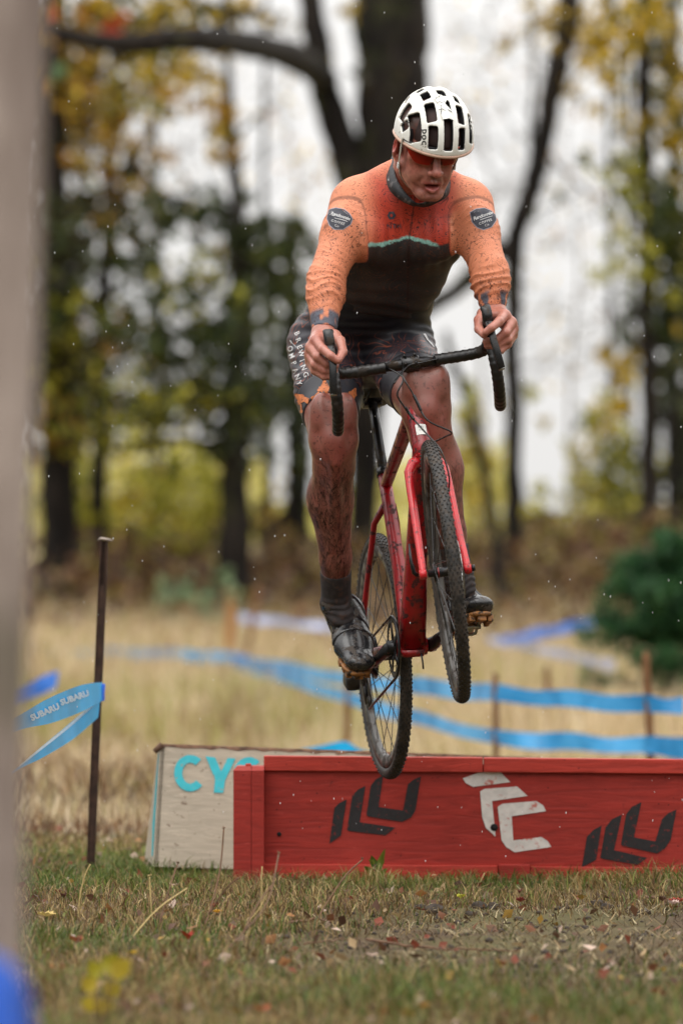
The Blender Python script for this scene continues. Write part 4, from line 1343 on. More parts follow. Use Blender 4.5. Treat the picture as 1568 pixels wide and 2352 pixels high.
for nm, sgn, end in (('crank_arm', 1, cf), ('crank_arm', -1, -cf)):
    mb = MB()
    pts = [BBp + Vector((0, sgn * .052, 0)), BBp + Vector((0, sgn * .062, 0)) + end * .03, BBp + Vector((0, sgn * .070, 0)) + end * .11, BBp + Vector((0, sgn * .076, 0)) + end * .172]
    mb.sweep([BM @ p for p in pts], [.016, .0145, .012, .012], [.020, .018, .013, .014], side=dB((0, 1, 0)), n=12, power=2.6)
    mb.sweep([BM @ (BBp + Vector((0, sgn * .03, 0))), BM @ (BBp + Vector((0, sgn * .068, 0)))], [.019, .017], n=16)
    mb.sweep([BM @ (BBp + end * .172 + Vector((0, sgn * .066, 0))), BM @ (BBp + end * .172 + Vector((0, sgn * .085, 0)))], .0135, n=14)
    mb.build(nm, m_alloy, bike, recalc=True)
    pd = MB()
    c0 = BBp + end * .172
    pd.sweep([BM @ (c0 + Vector((0, sgn * .085, 0))), BM @ (c0 + Vector((0, sgn * .16, 0)))], [.0085, .0075], n=10)
    tilt = R(-30) if sgn < 0 else R(18)
    e = Vector((math.cos(tilt), 0, math.sin(tilt)))
    for q in (-1, 1):
        pd.sweep([BM @ (c0 + Vector((0, sgn * .100, 0)) + e * (q * a) + Vector((0, sgn * b, 0))) for a, b in ((.008, 0), (.036, .002), (.040, .012), (.040, .042), (.034, .052), (.008, .052))], .0035, [.0045] * 6, n=8)
    pd.box(BM @ (c0 + Vector((0, sgn * .126, 0))), (.034, .03, .022), rot=BM.to_3x3() @ Matrix.Rotation(-tilt, 3, 'Y'), bev=.004)
    pd.build('pedal', m_steel if sgn > 0 else m_mud, bike, recalc=True)
# cassette, chain, derailleur
mb = MB()
for i in range(9):
    r = .022 + .0052 * i
    mb.lathe([(.012, -.0008), (r, -.0008), (r, .0008), (.012, .0008)], B(0, -.056 + .0038 * i, 0), YB, 30)
mb.build('cassette', m_alloy, bike)
der = Vector((-.012, -.060, -.062)); low = Vector((.022, -.058, -.135))
mb = MB()
mb.sweep([B(0, -.072, -.01), B(-.012, -.085, -.03), BM @ (der + Vector((0, -.02, 0)))], [.014, .018, .016], [.010, .013, .012], n=10)
mb.box(BM @ (der + Vector((-.006, -.034, .002))), (.072, .040, .046), rot=BM.to_3x3() @ Matrix.Rotation(R(30), 3, 'Y'), bev=.012)
for s_ in (-.008, .008):
    mb.sweep([BM @ (der + Vector((0, s_, 0))), BM @ (low + Vector((0, s_, 0)))], [.013, .011], [.0015, .0015], side=dB((.9, 0, .4)), n=8)
for p in (der, low):
    mb.lathe([(.004, -.003), (.017, -.003), (.019, 0), (.017, .003), (.004, .003)], BM @ p, YB, 14)
mb.build('rear_derailleur', m_mud, bike, recalc=True)
chp = []
def arc(c, r, a0, a1, n, y):
    return [Vector((c[0] + r * math.cos(R(a0 + (a1 - a0) * i / n)), y, c[2] + r * math.sin(R(a0 + (a1 - a0) * i / n)))) for i in range(n + 1)]
chp = arc((BBX, 0, BBZ), .085, 98, -88, 14, -.050) + arc((low.x, 0, low.z), .018, -95, -200, 5, -.058)[0:] + arc((der.x, 0, der.z), .018, 10, 60, 3, -.058) + arc((0, 0, 0), .040, 250, 82, 9, -.044)[::1]
mb = MB()
mb.sweep([BM @ p for p in chp], .0042, [.0035] * len(chp), n=6, closed=True)
mb.build('chain', m_alloy, bike)
mb = MB()
mb.sweep([BM @ (BBp + Vector(p)) for p in ((.03, .018, -.02), (.035, .020, -.05), (.030, .021, -.072))], .0026, n=8)
mb.build('cable_end', m_black, bike)
# ---- stem and bars
bar_c = httop + hax * .052 + hfw * .085 + hax * .004
mb = MB()
mb.sweep([S(httop + hax * .010), S(httop + hax * .034)], .0172, n=16)
mb.sweep([S(httop + hax * .034), S(httop + hax * .072)], .0200, n=16)
mb.sweep([S(p) for p in ln(httop + hax * .052, bar_c - hfw * .012, 4)], [.0165, .015, .015, .018], [.019, .016, .015, .019], side=YS, n=14, power=2.5)
mb.sweep([S(bar_c + Vector((0, y, 0))) for y in (-.024, -.022, .022, .024)], [.019, .0215, .0215, .019], n=16)
mb.build('stem', m_black, bike, recalc=True)
mb = MB()
for y, z in ((-.014, .013), (.014, .013), (-.014, -.013), (.014, -.013)):
    mb.lathe([(.0001, .006), (.0042, .006), (.0046, 0)], S(bar_c + hfw * .0205 + hax * z + Vector((0, y, 0))), dS(hfw), 10)
mb.build('stem_bolt', m_alloy, bike)
# bar shape in (lateral, forward, up) from the clamp, right side mirrored
BR = R(1.5)
DR = R(8)                                            # rotation of the drops about the bar
def barp(sgn, y, f, h):
    f2 = f * math.cos(DR) - h * math.sin(DR); h2 = f * math.sin(DR) + h * math.cos(DR)
    y2 = sgn * y
    y3, h3 = y2 * math.cos(BR) - h2 * math.sin(BR), y2 * math.sin(BR) + h2 * math.cos(BR)
    return bar_c + Vector((f2, y3, h3))
bar = MB()
bar.sweep([S(bar_c + Vector((0, y, 0))) for y in (-.075, -.03, .03, .075)], [.013, .0158, .0158, .013], n=14)
hb = bar.build('handlebar', m_alloy, bike)
side_curve = [(.068, 0, 0), (.10, 0, 0), (.14, .0, 0), (.175, .003, 0), (.197, .014, .0), (.207, .034, .001), (.210, .058, .002), (.212, .078, -.004), (.214, .092, -.020),
              (.214, .097, -.050), (.215, .091, -.082), (.216, .072, -.110), (.217, .044, -.128), (.218, .012, -.138), (.219, -.02, -.142), (.220, -.045, -.144)]
from mathutils.geometry import interpolate_bezier
def smooth_path(pts, k=5):
    """Catmull-Rom through pts"""
    pts = [Vector(p) for p in pts]; out = []
    for i in range(len(pts) - 1):
        p0, p1, p2, p3 = pts[max(i - 1, 0)], pts[i], pts[i + 1], pts[min(i + 2, len(pts) - 1)]
        for j in range(k):
            t = j / k
            out.append(.5 * ((2 * p1) + (-p0 + p2) * t + (2 * p0 - 5 * p1 + 4 * p2 - p3) * t * t + (-p0 + 3 * p1 - 3 * p2 + p3) * t ** 3))
    out.append(pts[-1]); return out
HOOD = {}
for sgn in (1, -1):
    sp = smooth_path([barp(sgn, *c) for c in side_curve], 10)
    L = 0; rr = []
    for i, p in enumerate(sp):
        if i: L += (p - sp[i - 1]).length
        saw = (L / .0185) % 1.0
        rr.append(.0148 + .0018 * (1 - saw))          # overlapping wraps of tape
    rr[-1] *= .8
    mb = MB(); mb.sweep([S(p) for p in sp], rr, n=16)
    mb.build('bar_tape', m_tapebar, hb, recalc=True)
    # brake hood and lever
    hd = [barp(sgn, .2115, .080, .006), barp(sgn, .212, .105, .016), barp(sgn, .212, .130, .022), barp(sgn, .212, .148, .036), barp(sgn, .212, .153, .056), barp(sgn, .211, .150, .064)]
    mb = MB(); mb.sweep([S(p) for p in smooth_path(hd, 4)], [.0152 + .0015 * math.sin(i * .3) for i in range(len(smooth_path(hd, 4)))], [.0185, .0185, .018, .018, .0175, .017, .0165, .016, .0155, .015, .0145, .014, .0135, .013, .0125, .012, .0115, .011, .0105, .010, .008], side=YS, n=14, power=3.2)
    hood = mb.build('brake_hood', m_black, hb, recalc=True)
    lv = [barp(sgn, .212, .148, .022), barp(sgn, .213, .160, -.004), barp(sgn, .215, .160, -.034), barp(sgn, .219, .152, -.066), barp(sgn, .223, .140, -.094), barp(sgn, .225, .130, -.108)]
    lvs = smooth_path(lv, 4)
    mb = MB(); mb.sweep([S(p) for p in lvs], [.0105] * 6 + [.0100] * (len(lvs) - 7) + [.0092], [.0075] * 4 + [.0045] * (len(lvs) - 5) + [.003], side=YS, n=12, power=3)
    mb.build('brake_lever', m_black, hb, recalc=True)
    tip = MB(); tip.sweep([S(barp(sgn, .2248, .1315, -.104)), S(barp(sgn, .2252, .128, -.112))], [.0088, .0085], [.0048, .004], side=YS, n=12, power=3)
    tip.build('lever_tip', m_steel, hb)
    HOOD[sgn] = [S(p) for p in hd] + [S(p) for p in lv]
# cables from the bar to the frame
def cable(pts, r=.0024, n=8, name='brake_cable', mt=None):
    mb = MB(); mb.sweep(smooth_path(pts, 8), r, n=n); return mb.build(name, mt or m_black, bike)
cable([S(bar_c + Vector((.012, -.06, -.008))), W(925, 868, 12.78), W(912, 905, 12.76), W(926, 932, 12.77), W(945, 958, 12.78), W(985, 1003, 12.72), W(1012, 1035, 12.68), W(1030, 1090, 12.66), W(1030, 1130, 12.67)])
cable([S(bar_c + Vector((.012, -.02, -.010))), W(925, 865, 12.77), W(948, 905, 12.755), W(963, 938, 12.75), W(985, 968, 12.74), W(1035, 992, 12.76), W(1022, 1003, 12.80), W(985, 1020, 12.86)])
cable([W(930, 935, 12.772), W(938, 948, 12.776), W(950, 963, 12.772)], .0045, name='cable_joint')
cable([W(950, 908, 12.754), W(957, 923, 12.75), W(966, 943, 12.748)], .0045, name='cable_joint')
cable([S(bar_c + Vector((.014, .075, .0))), S(bar_c + Vector((.028, .03, -.008))), S(bar_c + Vector((.030, -.01, -.014))), W(905, 880, 12.80)], .0024)
# ================================================================== rider
class SDF:
    """Signed-distance field on a grid, blended smoothly and meshed with surface nets."""
    def __init__(s, lo, hi, h):
        s.lo = np.array(lo, float); s.h = h
        s.n = np.ceil((np.array(hi) - s.lo) / h).astype(int) + 1
        s.d = np.ones(s.n, np.float32)

    def region(s, lo, hi, mg):
        a = np.clip(np.floor((np.array(lo) - mg - s.lo) / s.h).astype(int), 0, s.n)
        b = np.clip(np.ceil((np.array(hi) + mg - s.lo) / s.h).astype(int) + 1, 0, s.n)
        if np.any(b <= a): return None
        sl = tuple(slice(i, j) for i, j in zip(a, b))
        ax = [np.arange(i, j) * s.h + s.lo[q] for q, (i, j) in enumerate(zip(a, b))]
        return sl, ax[0][:, None, None].astype(np.float32), ax[1][None, :, None].astype(np.float32), ax[2][None, None, :].astype(np.float32)

    def blend(s, sl, dd, k, sub=False):
        d = s.d[sl]
        if sub:
            if k <= 0: s.d[sl] = np.maximum(d, -dd); return
            h = np.clip(.5 - .5 * (d + dd) / k, 0, 1)
            s.d[sl] = d * (1 - h) + (-dd) * h + k * h * (1 - h)
        else:
            if k <= 0: s.d[sl] = np.minimum(d, dd); return
            h = np.clip(.5 + .5 * (d - dd) / k, 0, 1)
            s.d[sl] = d * (1 - h) + dd * h - k * h * (1 - h)

    def cone(s, a, b, ra, rb, k=.01, sub=False):
        s.ell(a, b, (ra, ra), (rb, rb), None, k, sub)

    def ell(s, a, b, ra, rb, side=None, k=.01, sub=False, inf=0.0):
        """tapered elliptic segment a-b; radii (along side, across)"""
        a = np.array(a, float); b = np.array(b, float)
        ra = (ra[0] + inf, ra[1] + inf); rb = (rb[0] + inf, rb[1] + inf)
        m = max(*ra, *rb)
        rg = s.region(np.minimum(a, b) - m, np.maximum(a, b) + m, k + 3 * s.h)
        if rg is None: return
        sl, X, Y, Z = rg
        ab = b - a; L = np.linalg.norm(ab); t = ab / L
        px, py, pz = X - a[0], Y - a[1], Z - a[2]
        tt = px * t[0] + py * t[1] + pz * t[2]
        u = np.clip(tt / L, 0, 1)
        ax = tt - u * L
        if side is None:
            r = ra[0] + (rb[0] - ra[0]) * u
            q = (px - u * ab[0]) ** 2 + (py - u * ab[1]) ** 2 + (pz - u * ab[2]) ** 2
            dd = np.sqrt(q) - r
        else:
            sd = np.array(side, float); sd = sd - t * sd.dot(t); sd /= np.linalg.norm(sd)
            fw_ = np.cross(t, sd)
            xa = px * sd[0] + py * sd[1] + pz * sd[2]
            ya = px * fw_[0] + py * fw_[1] + pz * fw_[2]
            rx = ra[0] + (rb[0] - ra[0]) * u; ry = ra[1] + (rb[1] - ra[1]) * u
            rz = np.minimum(rx, ry)
            kk = np.sqrt((xa / rx) ** 2 + (ya / ry) ** 2 + (ax / rz) ** 2) + 1e-6
            gg = np.sqrt((xa / rx ** 2) ** 2 + (ya / ry ** 2) ** 2 + (ax / rz ** 2) ** 2) + 1e-6
            dd = kk * (kk - 1) / gg
        s.blend(sl, dd.astype(np.float32), k, sub)

    def ball(s, c, r, M=None, k=.01, sub=False, inf=0.0):
        """ellipsoid with radii r in the axes of M (columns)"""
        c = np.array(c, float); r = np.array(r, float) + inf
        m = r.max()
        rg = s.region(c - m, c + m, k + 3 * s.h)
        if rg is None: return
        sl, X, Y, Z = rg
        px, py, pz = X - c[0], Y - c[1], Z - c[2]
        A = np.eye(3) if M is None else np.array([list(M.col[i]) for i in range(3)])
        q = [px * A[i][0] + py * A[i][1] + pz * A[i][2] for i in range(3)]
        k0 = np.sqrt(sum((q[i] / r[i]) ** 2 for i in range(3))) + 1e-6
        k1 = np.sqrt(sum((q[i] / r[i] ** 2) ** 2 for i in range(3))) + 1e-6
        s.blend(sl, (k0 * (k0 - 1) / k1).astype(np.float32), k, sub)

    def cut(s, p, n, k=0.0):
        """keep the side n points away from"""
        p = np.array(p, float); n = np.array(n, float); n /= np.linalg.norm(n)
        _, X, Y, Z = s.region(s.lo, s.lo + (s.n - 1) * s.h, 0)
        pl = ((X - p[0]) * n[0] + (Y - p[1]) * n[1] + (Z - p[2]) * n[2]).astype(np.float32)
        s.d = np.maximum(s.d, pl)

    def mesh(s):
        d = s.d
        neg = d < 0
        c = np.zeros(tuple(np.array(d.shape) - 1), np.uint8)
        for i in (0, 1):
            for j in (0, 1):
                for k in (0, 1):
                    c += neg[i:i + c.shape[0], j:j + c.shape[1], k:k + c.shape[2]]
        act = (c > 0) & (c < 8)
        I = np.argwhere(act)
        ids = np.full(c.shape, -1, np.int32)
        ids[act] = np.arange(len(I))
        cor = np.array([[i, j, k] for i in (0, 1) for j in (0, 1) for k in (0, 1)])
        D = np.stack([d[I[:, 0] + q[0], I[:, 1] + q[1], I[:, 2] + q[2]] for q in cor], 1)
        acc = np.zeros((len(I), 3)); cnt = np.zeros(len(I))
        for a in range(8):
            for b in range(a + 1, 8):
                if np.abs(cor[a] - cor[b]).sum() != 1: continue
                x = (D[:, a] < 0) != (D[:, b] < 0)
                t = D[x, a] / (D[x, a] - D[x, b])
                acc[x] += cor[a] + t[:, None] * (cor[b] - cor[a])
                cnt[x] += 1
        V = (I + acc / cnt[:, None]) * s.h + s.lo
        Q = []
        for ax in range(3):
            o1, o2 = (ax + 1) % 3, (ax + 2) % 3
            sl0 = [slice(None)] * 3; sl1 = [slice(None)] * 3
            sl0[ax] = slice(0, -1); sl1[ax] = slice(1, None)
            e0, e1 = neg[tuple(sl0)], neg[tuple(sl1)]
            E = np.argwhere(e0 != e1)
            E = E[(E[:, o1] > 0) & (E[:, o2] > 0) & (E[:, o1] < d.shape[o1] - 1) & (E[:, o2] < d.shape[o2] - 1)]
            flip = ~e0[E[:, 0], E[:, 1], E[:, 2]]
            def cid(da, db):
                P = E.copy(); P[:, o1] += da; P[:, o2] += db
                return ids[P[:, 0], P[:, 1], P[:, 2]]
            q = np.stack([cid(-1, -1), cid(0, -1), cid(0, 0), cid(-1, 0)], 1)
            q[flip] = q[flip][:, ::-1]
            Q.append(q)
        return V, np.concatenate(Q)


def relax(V, Q, it=2, lam=.5):
    """Laplacian smoothing on the quad grid"""
    for _ in range(it):
        acc = np.zeros_like(V); cnt = np.zeros(len(V))
        for a in range(4):
            for b in ((a + 1) % 4, (a + 3) % 4):
                np.add.at(acc, Q[:, a], V[Q[:, b]]); np.add.at(cnt, Q[:, a], 1)
        V = V * (1 - lam) + lam * acc / cnt[:, None]
    return V


def vnormals(V, Q):
    n = np.cross(V[Q[:, 2]] - V[Q[:, 0]], V[Q[:, 3]] - V[Q[:, 1]])
    N = np.zeros_like(V)
    for a in range(4): np.add.at(N, Q[:, a], n)
    return N / (np.linalg.norm(N, axis=1)[:, None] + 1e-12)


def sstep(a, b, x):
    t = np.clip((x - a) / (b - a), 0, 1)
    return t * t * (3 - 2 * t)


def vnoise(P, scale, seed=0):
    """cheap smooth value noise in numpy"""
    P = P * scale + seed * 17.31
    i = np.floor(P).astype(np.int64); f = P - i
    f = f * f * (3 - 2 * f)
    def h(a, b, c):
        x = (a * 374761393 + b * 668265263 + c * 2147483647 + seed * 1013) & 0xffffffff
        x = ((x ^ (x >> 13)) * 1274126177) & 0xffffffff
        return ((x ^ (x >> 16)) & 0xffff) / 65535.0
    out = 0
    for a in (0, 1):
        for b in (0, 1):
            for c in (0, 1):
                w = (f[:, 0] if a else 1 - f[:, 0]) * (f[:, 1] if b else 1 - f[:, 1]) * (f[:, 2] if c else 1 - f[:, 2])
                out = out + w * h(i[:, 0] + a, i[:, 1] + b, i[:, 2] + c)
    return out


# ---- pose (a point seen in the photograph and how far away it is)
y0R, y0L = HOOD[-1][4].y, HOOD[1][4].y
X1 = Vector((1, 0, 0))
pelvis, waist, ribs, chest, neckb = W(826, 788, 13.49), W(848, 712, 13.38), W(884, 612, 13.25), W(922, 520, 13.14), W(950, 425, 13.04)
shR, shL = W(816, 470, 13.13), W(1074, 474, 13.10)
elR, elL = W(748, 642, 12.98), W(1124, 624, 12.95)
wrR, wrL = W(744, 757, y0R + .11), W(1133, 712, y0L + .11)
hipR, hipL = W(744, 796, 13.49), W(912, 796, 13.46)
knR, knL = W(766, 1012, 13.10), W(978, 945, 12.98)
anR, anL = W(772, 1385, 13.36), W(1052, 1330, 13.05)
ballR, ballL = BM @ pedR + Vector((.004, 0, .035)), BM @ pedL + Vector((0, 0, .035))
# head frame
HYAW, HPIT = R(16), R(25)
hf = Vector((math.sin(HYAW) * math.cos(HPIT), -math.cos(HYAW) * math.cos(HPIT), -math.sin(HPIT)))
hu = Vector((math.sin(HYAW) * math.sin(HPIT), -math.cos(HYAW) * math.sin(HPIT), math.cos(HPIT)))
hx = hf.cross(hu)                                     # towards the image's right when f looks at us: the rider's left is -hx
if hx.x < 0: hx = -hx
HC = W(979, 338, 12.86)
HR = Matrix((hx, hf, hu)).transposed()                # local -> world


def Hd(x, y, z): return HC + hx * x + hf * y + hu * z


def head_sdf(s, i=0.0):
    s.ball(Hd(0, -.018, .045), (.076, .097, .086), HR, 0)
    s.ball(Hd(0, .030, -.008), (.065, .060, .078), HR, .02)
    s.ball(Hd(0, .028, -.062), (.053, .056, .046), HR, .02)
    for q in (-1, 1):
        s.cone(Hd(q * .062, .0, -.048), Hd(q * .026, .070, -.103), .017, .015, .022)
        s.ball(Hd(q * .046, .062, -.004), (.021, .020, .018), HR, .018)
        s.cone(Hd(q * .012, .090, .030), Hd(q * .045, .076, .030), .011, .010, .012)
        s.ball(Hd(q * .040, .058, -.050), (.017, .024, .025), HR, .02)
    s.cone(Hd(-.012, .080, -.104), Hd(.012, .080, -.104), .0185, .0185, .014)
    s.ball(Hd(0, .074, -.058), (.034, .026, .030), HR, .015)
    for q in (-1, 1):
        s.ball(Hd(q * .032, .100, .012), (.017, .014, .010), HR, .008, sub=True)
        s.ball(Hd(q * .031, .078, .012), (.0125, .0125, .0125), HR, .002)
    # nose
    s.cone(Hd(0, .092, .022), Hd(0, .117, -.028), .0088, .0115, .008)
    s.ball(Hd(0, .1195, -.032), (.0125, .0125, .0105), HR, .006)
    for q in (-1, 1):
        s.ball(Hd(q * .0135, .106, -.035), (.0085, .011, .0085), HR, .005)
        s.ball(Hd(q * .0075, .114, -.0435), (.0042, .006, .0042), HR, .002, sub=True)
        # naso-labial fold
        s.cone(Hd(q * .021, .099, -.040), Hd(q * .034, .084, -.066), .0022, .0022, .006, sub=True)
    # lips, open mouth, tongue
    for q in (-1, 1):
        s.cone(Hd(q * .024, .088, -.070), Hd(0, .1015, -.0625), .0042, .0058, .004)
        s.cone(Hd(q * .022, .086, -.078), Hd(0, .099, -.0875), .0045, .0072, .004)
    s.ball(Hd(0, .099, -.0745), (.0215, .022, .0068), HR, .002, sub=True)
    s.ball(Hd(0, .080, -.0815), (.014, .017, .006), HR, .003)
    s.cone(Hd(-.014, .098, -.098), Hd(.014, .098, -.098), .0035, .0035, .008, sub=True)
    # ears
    for q in (-1, 1):
        eM = HR @ Matrix.Rotation(R(-12), 3, 'X') @ Matrix.Rotation(q * R(-20), 3, 'Z')
        s.ball(Hd(q * .0800, -.014, -.004), (.009, .020, .033), eM, .006)
        s.ball(Hd(q * .0880, -.006, .002), (.007, .012, .019), eM, .004, sub=True)
        s.ball(Hd(q * .075, -.004, -.030), (.006, .008, .009), eM, .005)
    # neck
    s.ell(Hd(0, -.028, -.02), neckb + Vector((0, .0, .02)), (.058, .062), (.066, .064), X1, .02)
    for q in (-1, 1):
        s.cone(Hd(q * .062, -.02, -.04), neckb + Vector((q * .02, -.055, -.01)), .014, .013, .018)


def torso_sdf(s, i=0.0):
    seg = [(pelvis, .152, .112), (waist, .140, .104), (ribs, .158, .114), (chest, .158, .118), (chest.lerp(neckb, .55), .118, .092)]
    for (a, ax, ay), (b, bx_, by_) in zip(seg[:-1], seg[1:]):
        s.ell(a, b, (ax, ay), (bx_, by_), X1, .03, inf=i)
    s.ball(W(870, 545, 13.06), (.075, .05, .06), None, .04, inf=i)       # chest muscle
    s.ball(W(990, 548, 13.04), (.075, .05, .06), None, .04, inf=i)
    for sh, q in ((shR, -1), (shL, 1)):
        s.cone(neckb + Vector((q * .042, .02, .020)), sh + Vector((-q * .020, .01, .022)), .047 + i, .048 + i, .03)
        s.cone(chest.lerp(neckb, .4), sh + Vector((-q * .02, 0, -.02)), .09 + i, .062 + i, .035)
        # side of the chest into the arm
        s.cone(ribs + Vector((q * .09, 0, .03)), sh + Vector((-q * .03, .02, -.05)), .065 + i, .05 + i, .04)


def arm_sdf(s, sh, el, wr, i=0.0, sleeve=False):
    d = (el - sh)
    s.cone(sh, sh.lerp(el, .42), .064 + i, .0510 + i, .03)
    s.cone(sh.lerp(el, .42), el, .0510 + i, .0415 + i, .02)
    s.cone(el, el.lerp(wr, .30), .0405 + i, .0420 + i, .02)
    s.cone(el.lerp(wr, .30), wr, .0420 + i, .0275 + i, .02)
    m = sh.lerp(el, .42)
    s.ball(m + Vector((0, -.014, 0)), (.040, .042, .07), None, .03, inf=i)


def leg_sdf(s, hip, kn, an, q, i=0.0):
    m1 = hip.lerp(kn, .5)
    s.cone(hip, m1, .099 + i, .084 + i, .05)
    s.cone(m1, kn, .084 + i, .063 + i, .03)
    s.ball(kn + Vector((0, -.012, .03)), (.056, .05, .06), None, .03, inf=i)   # knee cap
    s.ball(kn + Vector((0, -.046, -.006)), (.028, .022, .033), None, .022, inf=i)
    for w_ in (-1, 1):
        s.ball(kn + Vector((w_ * .030, -.022, .078)), (.034, .036, .052), None, .03, inf=i)
        s.ball(kn + Vector((w_ * .043, -.050, .000)), (.011, .016, .026), None, .022, sub=True)
    s.cone(kn + Vector((.004, -.036, -.06)), kn.lerp(an, .8) + Vector((.002, -.022, 0)), .016 + i, .013 + i, .04)
    c1 = kn.lerp(an, .14); c2 = kn.lerp(an, .36) + Vector((-.010 if q < 0 else .004, 0, 0)); c3 = kn.lerp(an, .72)
    bk = Vector((0, .018, 0))
    s.cone(kn, c1, .062 + i, .0545 + i, .02)
    s.cone(c1, c2 + bk, .0545 + i, .0595 + i, .02)
    s.cone(c2 + bk, c3, .0595 + i, .042 + i, .02)
    s.cone(c3, an, .042 + i, .036 + i, .02)
    s.ball(c2 + Vector((q * .012, .03, .02)), (.045, .048, .085), None, .03, inf=i)


def chain(s, pts, rs, k=.004):
    for j in range(len(pts) - 1):
        s.cone(pts[j], pts[j + 1], rs[j], rs[j + 1], k)


def hand_sdf(s, wr, y0, L):
    g = lambda t: W(t[0], t[1], y0 + t[2])
    mcp = [g(L[f][0]) for f in ('i', 'm', 'r', 'p')]
    hb_ = wr.lerp((mcp[1] + mcp[2]) / 2, .15)
    for m_, r_ in zip(mcp, (.0145, .0145, .0138, .0130)):
        s.ell(hb_, m_, (.019, .015), (r_, r_), X1, .014)
    s.cone(wr, hb_, .026, .022, .015)
    th = [g(p) for p in L['t']]
    s.cone(hb_, th[0], .019, .0165, .014)
    s.cone(th[0], mcp[0], .014, .011, .016)
    for f, r_ in (('i', .0116), ('m', .0116), ('r', .0110), ('p', .0097)):
        chain(s, [g(p) for p in L[f]], [r_ * 1.2, r_ * 1.05, r_ * .95, r_ * .86], .0035)
        s.ball(g(L[f][1]), (r_ * 1.06,) * 3, None, .003)
    chain(s, th, [.0165, .0135, .0122, .0098], .004)


HANDR = dict(i=[(726, 782, .030), (742, 803, -.022), (760, 818, -.046), (774, 828, -.046)],
             m=[(713, 797, .036), (729, 820, -.006), (749, 836, -.006), (770, 840, .004)],
             r=[(710, 814, .046), (723, 838, .004), (745, 852, .000), (768, 852, .010)],
             p=[(711, 831, .056), (722, 852, .014), (744, 866, .004), (766, 864, .010)],
             t=[(768, 773, .070), (781, 783, .040), (787, 808, -.004), (777, 827, -.034)])
HANDL = dict(i=[(1158, 724, .030), (1145, 739, -.020), (1128, 753, -.046), (1115, 763, -.044)],
             m=[(1174, 740, .036), (1160, 764, -.004), (1140, 780, -.004), (1116, 784, .006)],
             r=[(1178, 755, .046), (1166, 780, .004), (1143, 793, .002), (1118, 794, .010)],
             p=[(1177, 771, .056), (1166, 791, .014), (1149, 806, .004), (1131, 810, .010)],
             t=[(1110, 722, .070), (1099, 735, .040), (1099, 756, -.004), (1111, 770, -.034)])
foot = {}
for q, an, bl in ((-1, anR, ballR), (1, anL, ballL)):
    d = (bl - an); d.z = 0
    foot[q] = an


def foot_frame(q):
    bl = ballR if q < 0 else ballL
    pit = R(-29) if q < 0 else R(12)
    yaw = R(13) if q < 0 else R(16)
    f = Vector((math.sin(yaw) * math.cos(pit), -math.cos(yaw) * math.cos(pit), math.sin(pit)))
    sd = Vector((math.cos(yaw), math.sin(yaw), 0))
    up = sd.cross(f)
    if up.z < 0: up = -up
    return bl, f, sd, up


def foot_sdf(s, q, an, i=0.0):
    bl, f, sd, up = foot_frame(q)
    p = lambda a, b, c: bl + f * a + sd * (q * b) + up * c
    s.ell(p(-.165, -.004, .026), p(-.10, 0, .024), (.031, .036), (.034, .034), sd, .02, inf=i)
    s.ell(p(-.10, 0, .024), p(.0, .002, .012), (.034, .034), (.046, .027), sd, .02, inf=i)
    s.ell(p(.0, .002, .012), p(.062, -.004, .006), (.046, .027), (.036, .019), sd, .02, inf=i)
    s.cone(p(-.15, -.002, .03), an, .040 + i, .038 + i, .03)
    s.ell(p(-.13, 0, .06), p(-.03, 0, .028), (.033, .03), (.040, .026), sd, .03, inf=i)


def make_sdf(lo, hi, h): return SDF(lo, hi, h)


LO = (-.17, 12.55, .56); HI = (.50, 13.68, 2.16)
rider = tag(empty('person', (pelvis.x, pelvis.y, pelvis.z)), 'cyclist in an orange and black long-sleeved jersey and white helmet, jumping over the red board', 'person')
s = SDF(LO, HI, .0032)
torso_sdf(s); head_sdf(s)
arm_sdf(s, shR, elR, wrR); arm_sdf(s, shL, elL, wrL)
leg_sdf(s, hipR, knR, anR, -1); leg_sdf(s, hipL, knL, anL, 1)
foot_sdf(s, -1, anR, -.006); foot_sdf(s, 1, anL, -.006)
hand_sdf(s, wrR, y0R, HANDR); hand_sdf(s, wrL, y0L, HANDL)
V, Q = s.mesh()
V = relax(V, Q, 1, .4)
del s
# skin tones painted where the skin itself changes: lips, tongue, ears, knees, stubble, hairy shins
P = (V - np.array(HC)) @ np.array(HR)                 # head-local
hl = np.linalg.norm(P - np.array([0, 0, 0]), axis=1)
base = np.tile(np.array(srgb(178, 120, 104)), (len(V), 1))
leg = sstep(1.50, 1.40, V[:, 2]) * (V[:, 1] > 12.86)
legc = np.array(srgb(138, 88, 76))
base = base * (1 - leg[:, None]) + legc * leg[:, None]
hand = (hl > .3) & (V[:, 2] > 1.38) & (V[:, 1] < 12.86)
base[hand] = np.array(srgb(184, 124, 108))
inh = hl < .2
def blot(c, r, col, a):
    w = np.exp(-(((P - np.array(c)) / np.array(r)) ** 2).sum(1)) * a * inh
    base[:] = base * (1 - w[:, None]) + np.array(col) * w[:, None]
for q in (-1, 1):
    blot((q * .082, -.01, 0), (.014, .025, .04), srgb(178, 66, 62), .85)
    blot((q * .048, .06, -.02), (.022, .04, .022), srgb(190, 95, 85), .5)
    blot((q * .012, .095, -.066), (.016, .014, .0045), srgb(170, 80, 82), .9)
    blot((q * .011, .094, -.084), (.015, .014, .006), srgb(196, 96, 100), .95)
blot((0, .118, -.03), (.018, .02, .018), srgb(198, 98, 86), .6)
blot((0, .088, -.075), (.02, .014, .0055), srgb(120, 24, 26), .95)
blot((0, .07, -.10), (.05, .05, .02), srgb(150, 100, 88), .45)
blot((0, .09, -.052), (.03, .03, .008), srgb(140, 96, 84), .45)
scalp = inh & (P[:, 2] > .040)
base[scalp] = np.array(srgb(62, 44, 36))
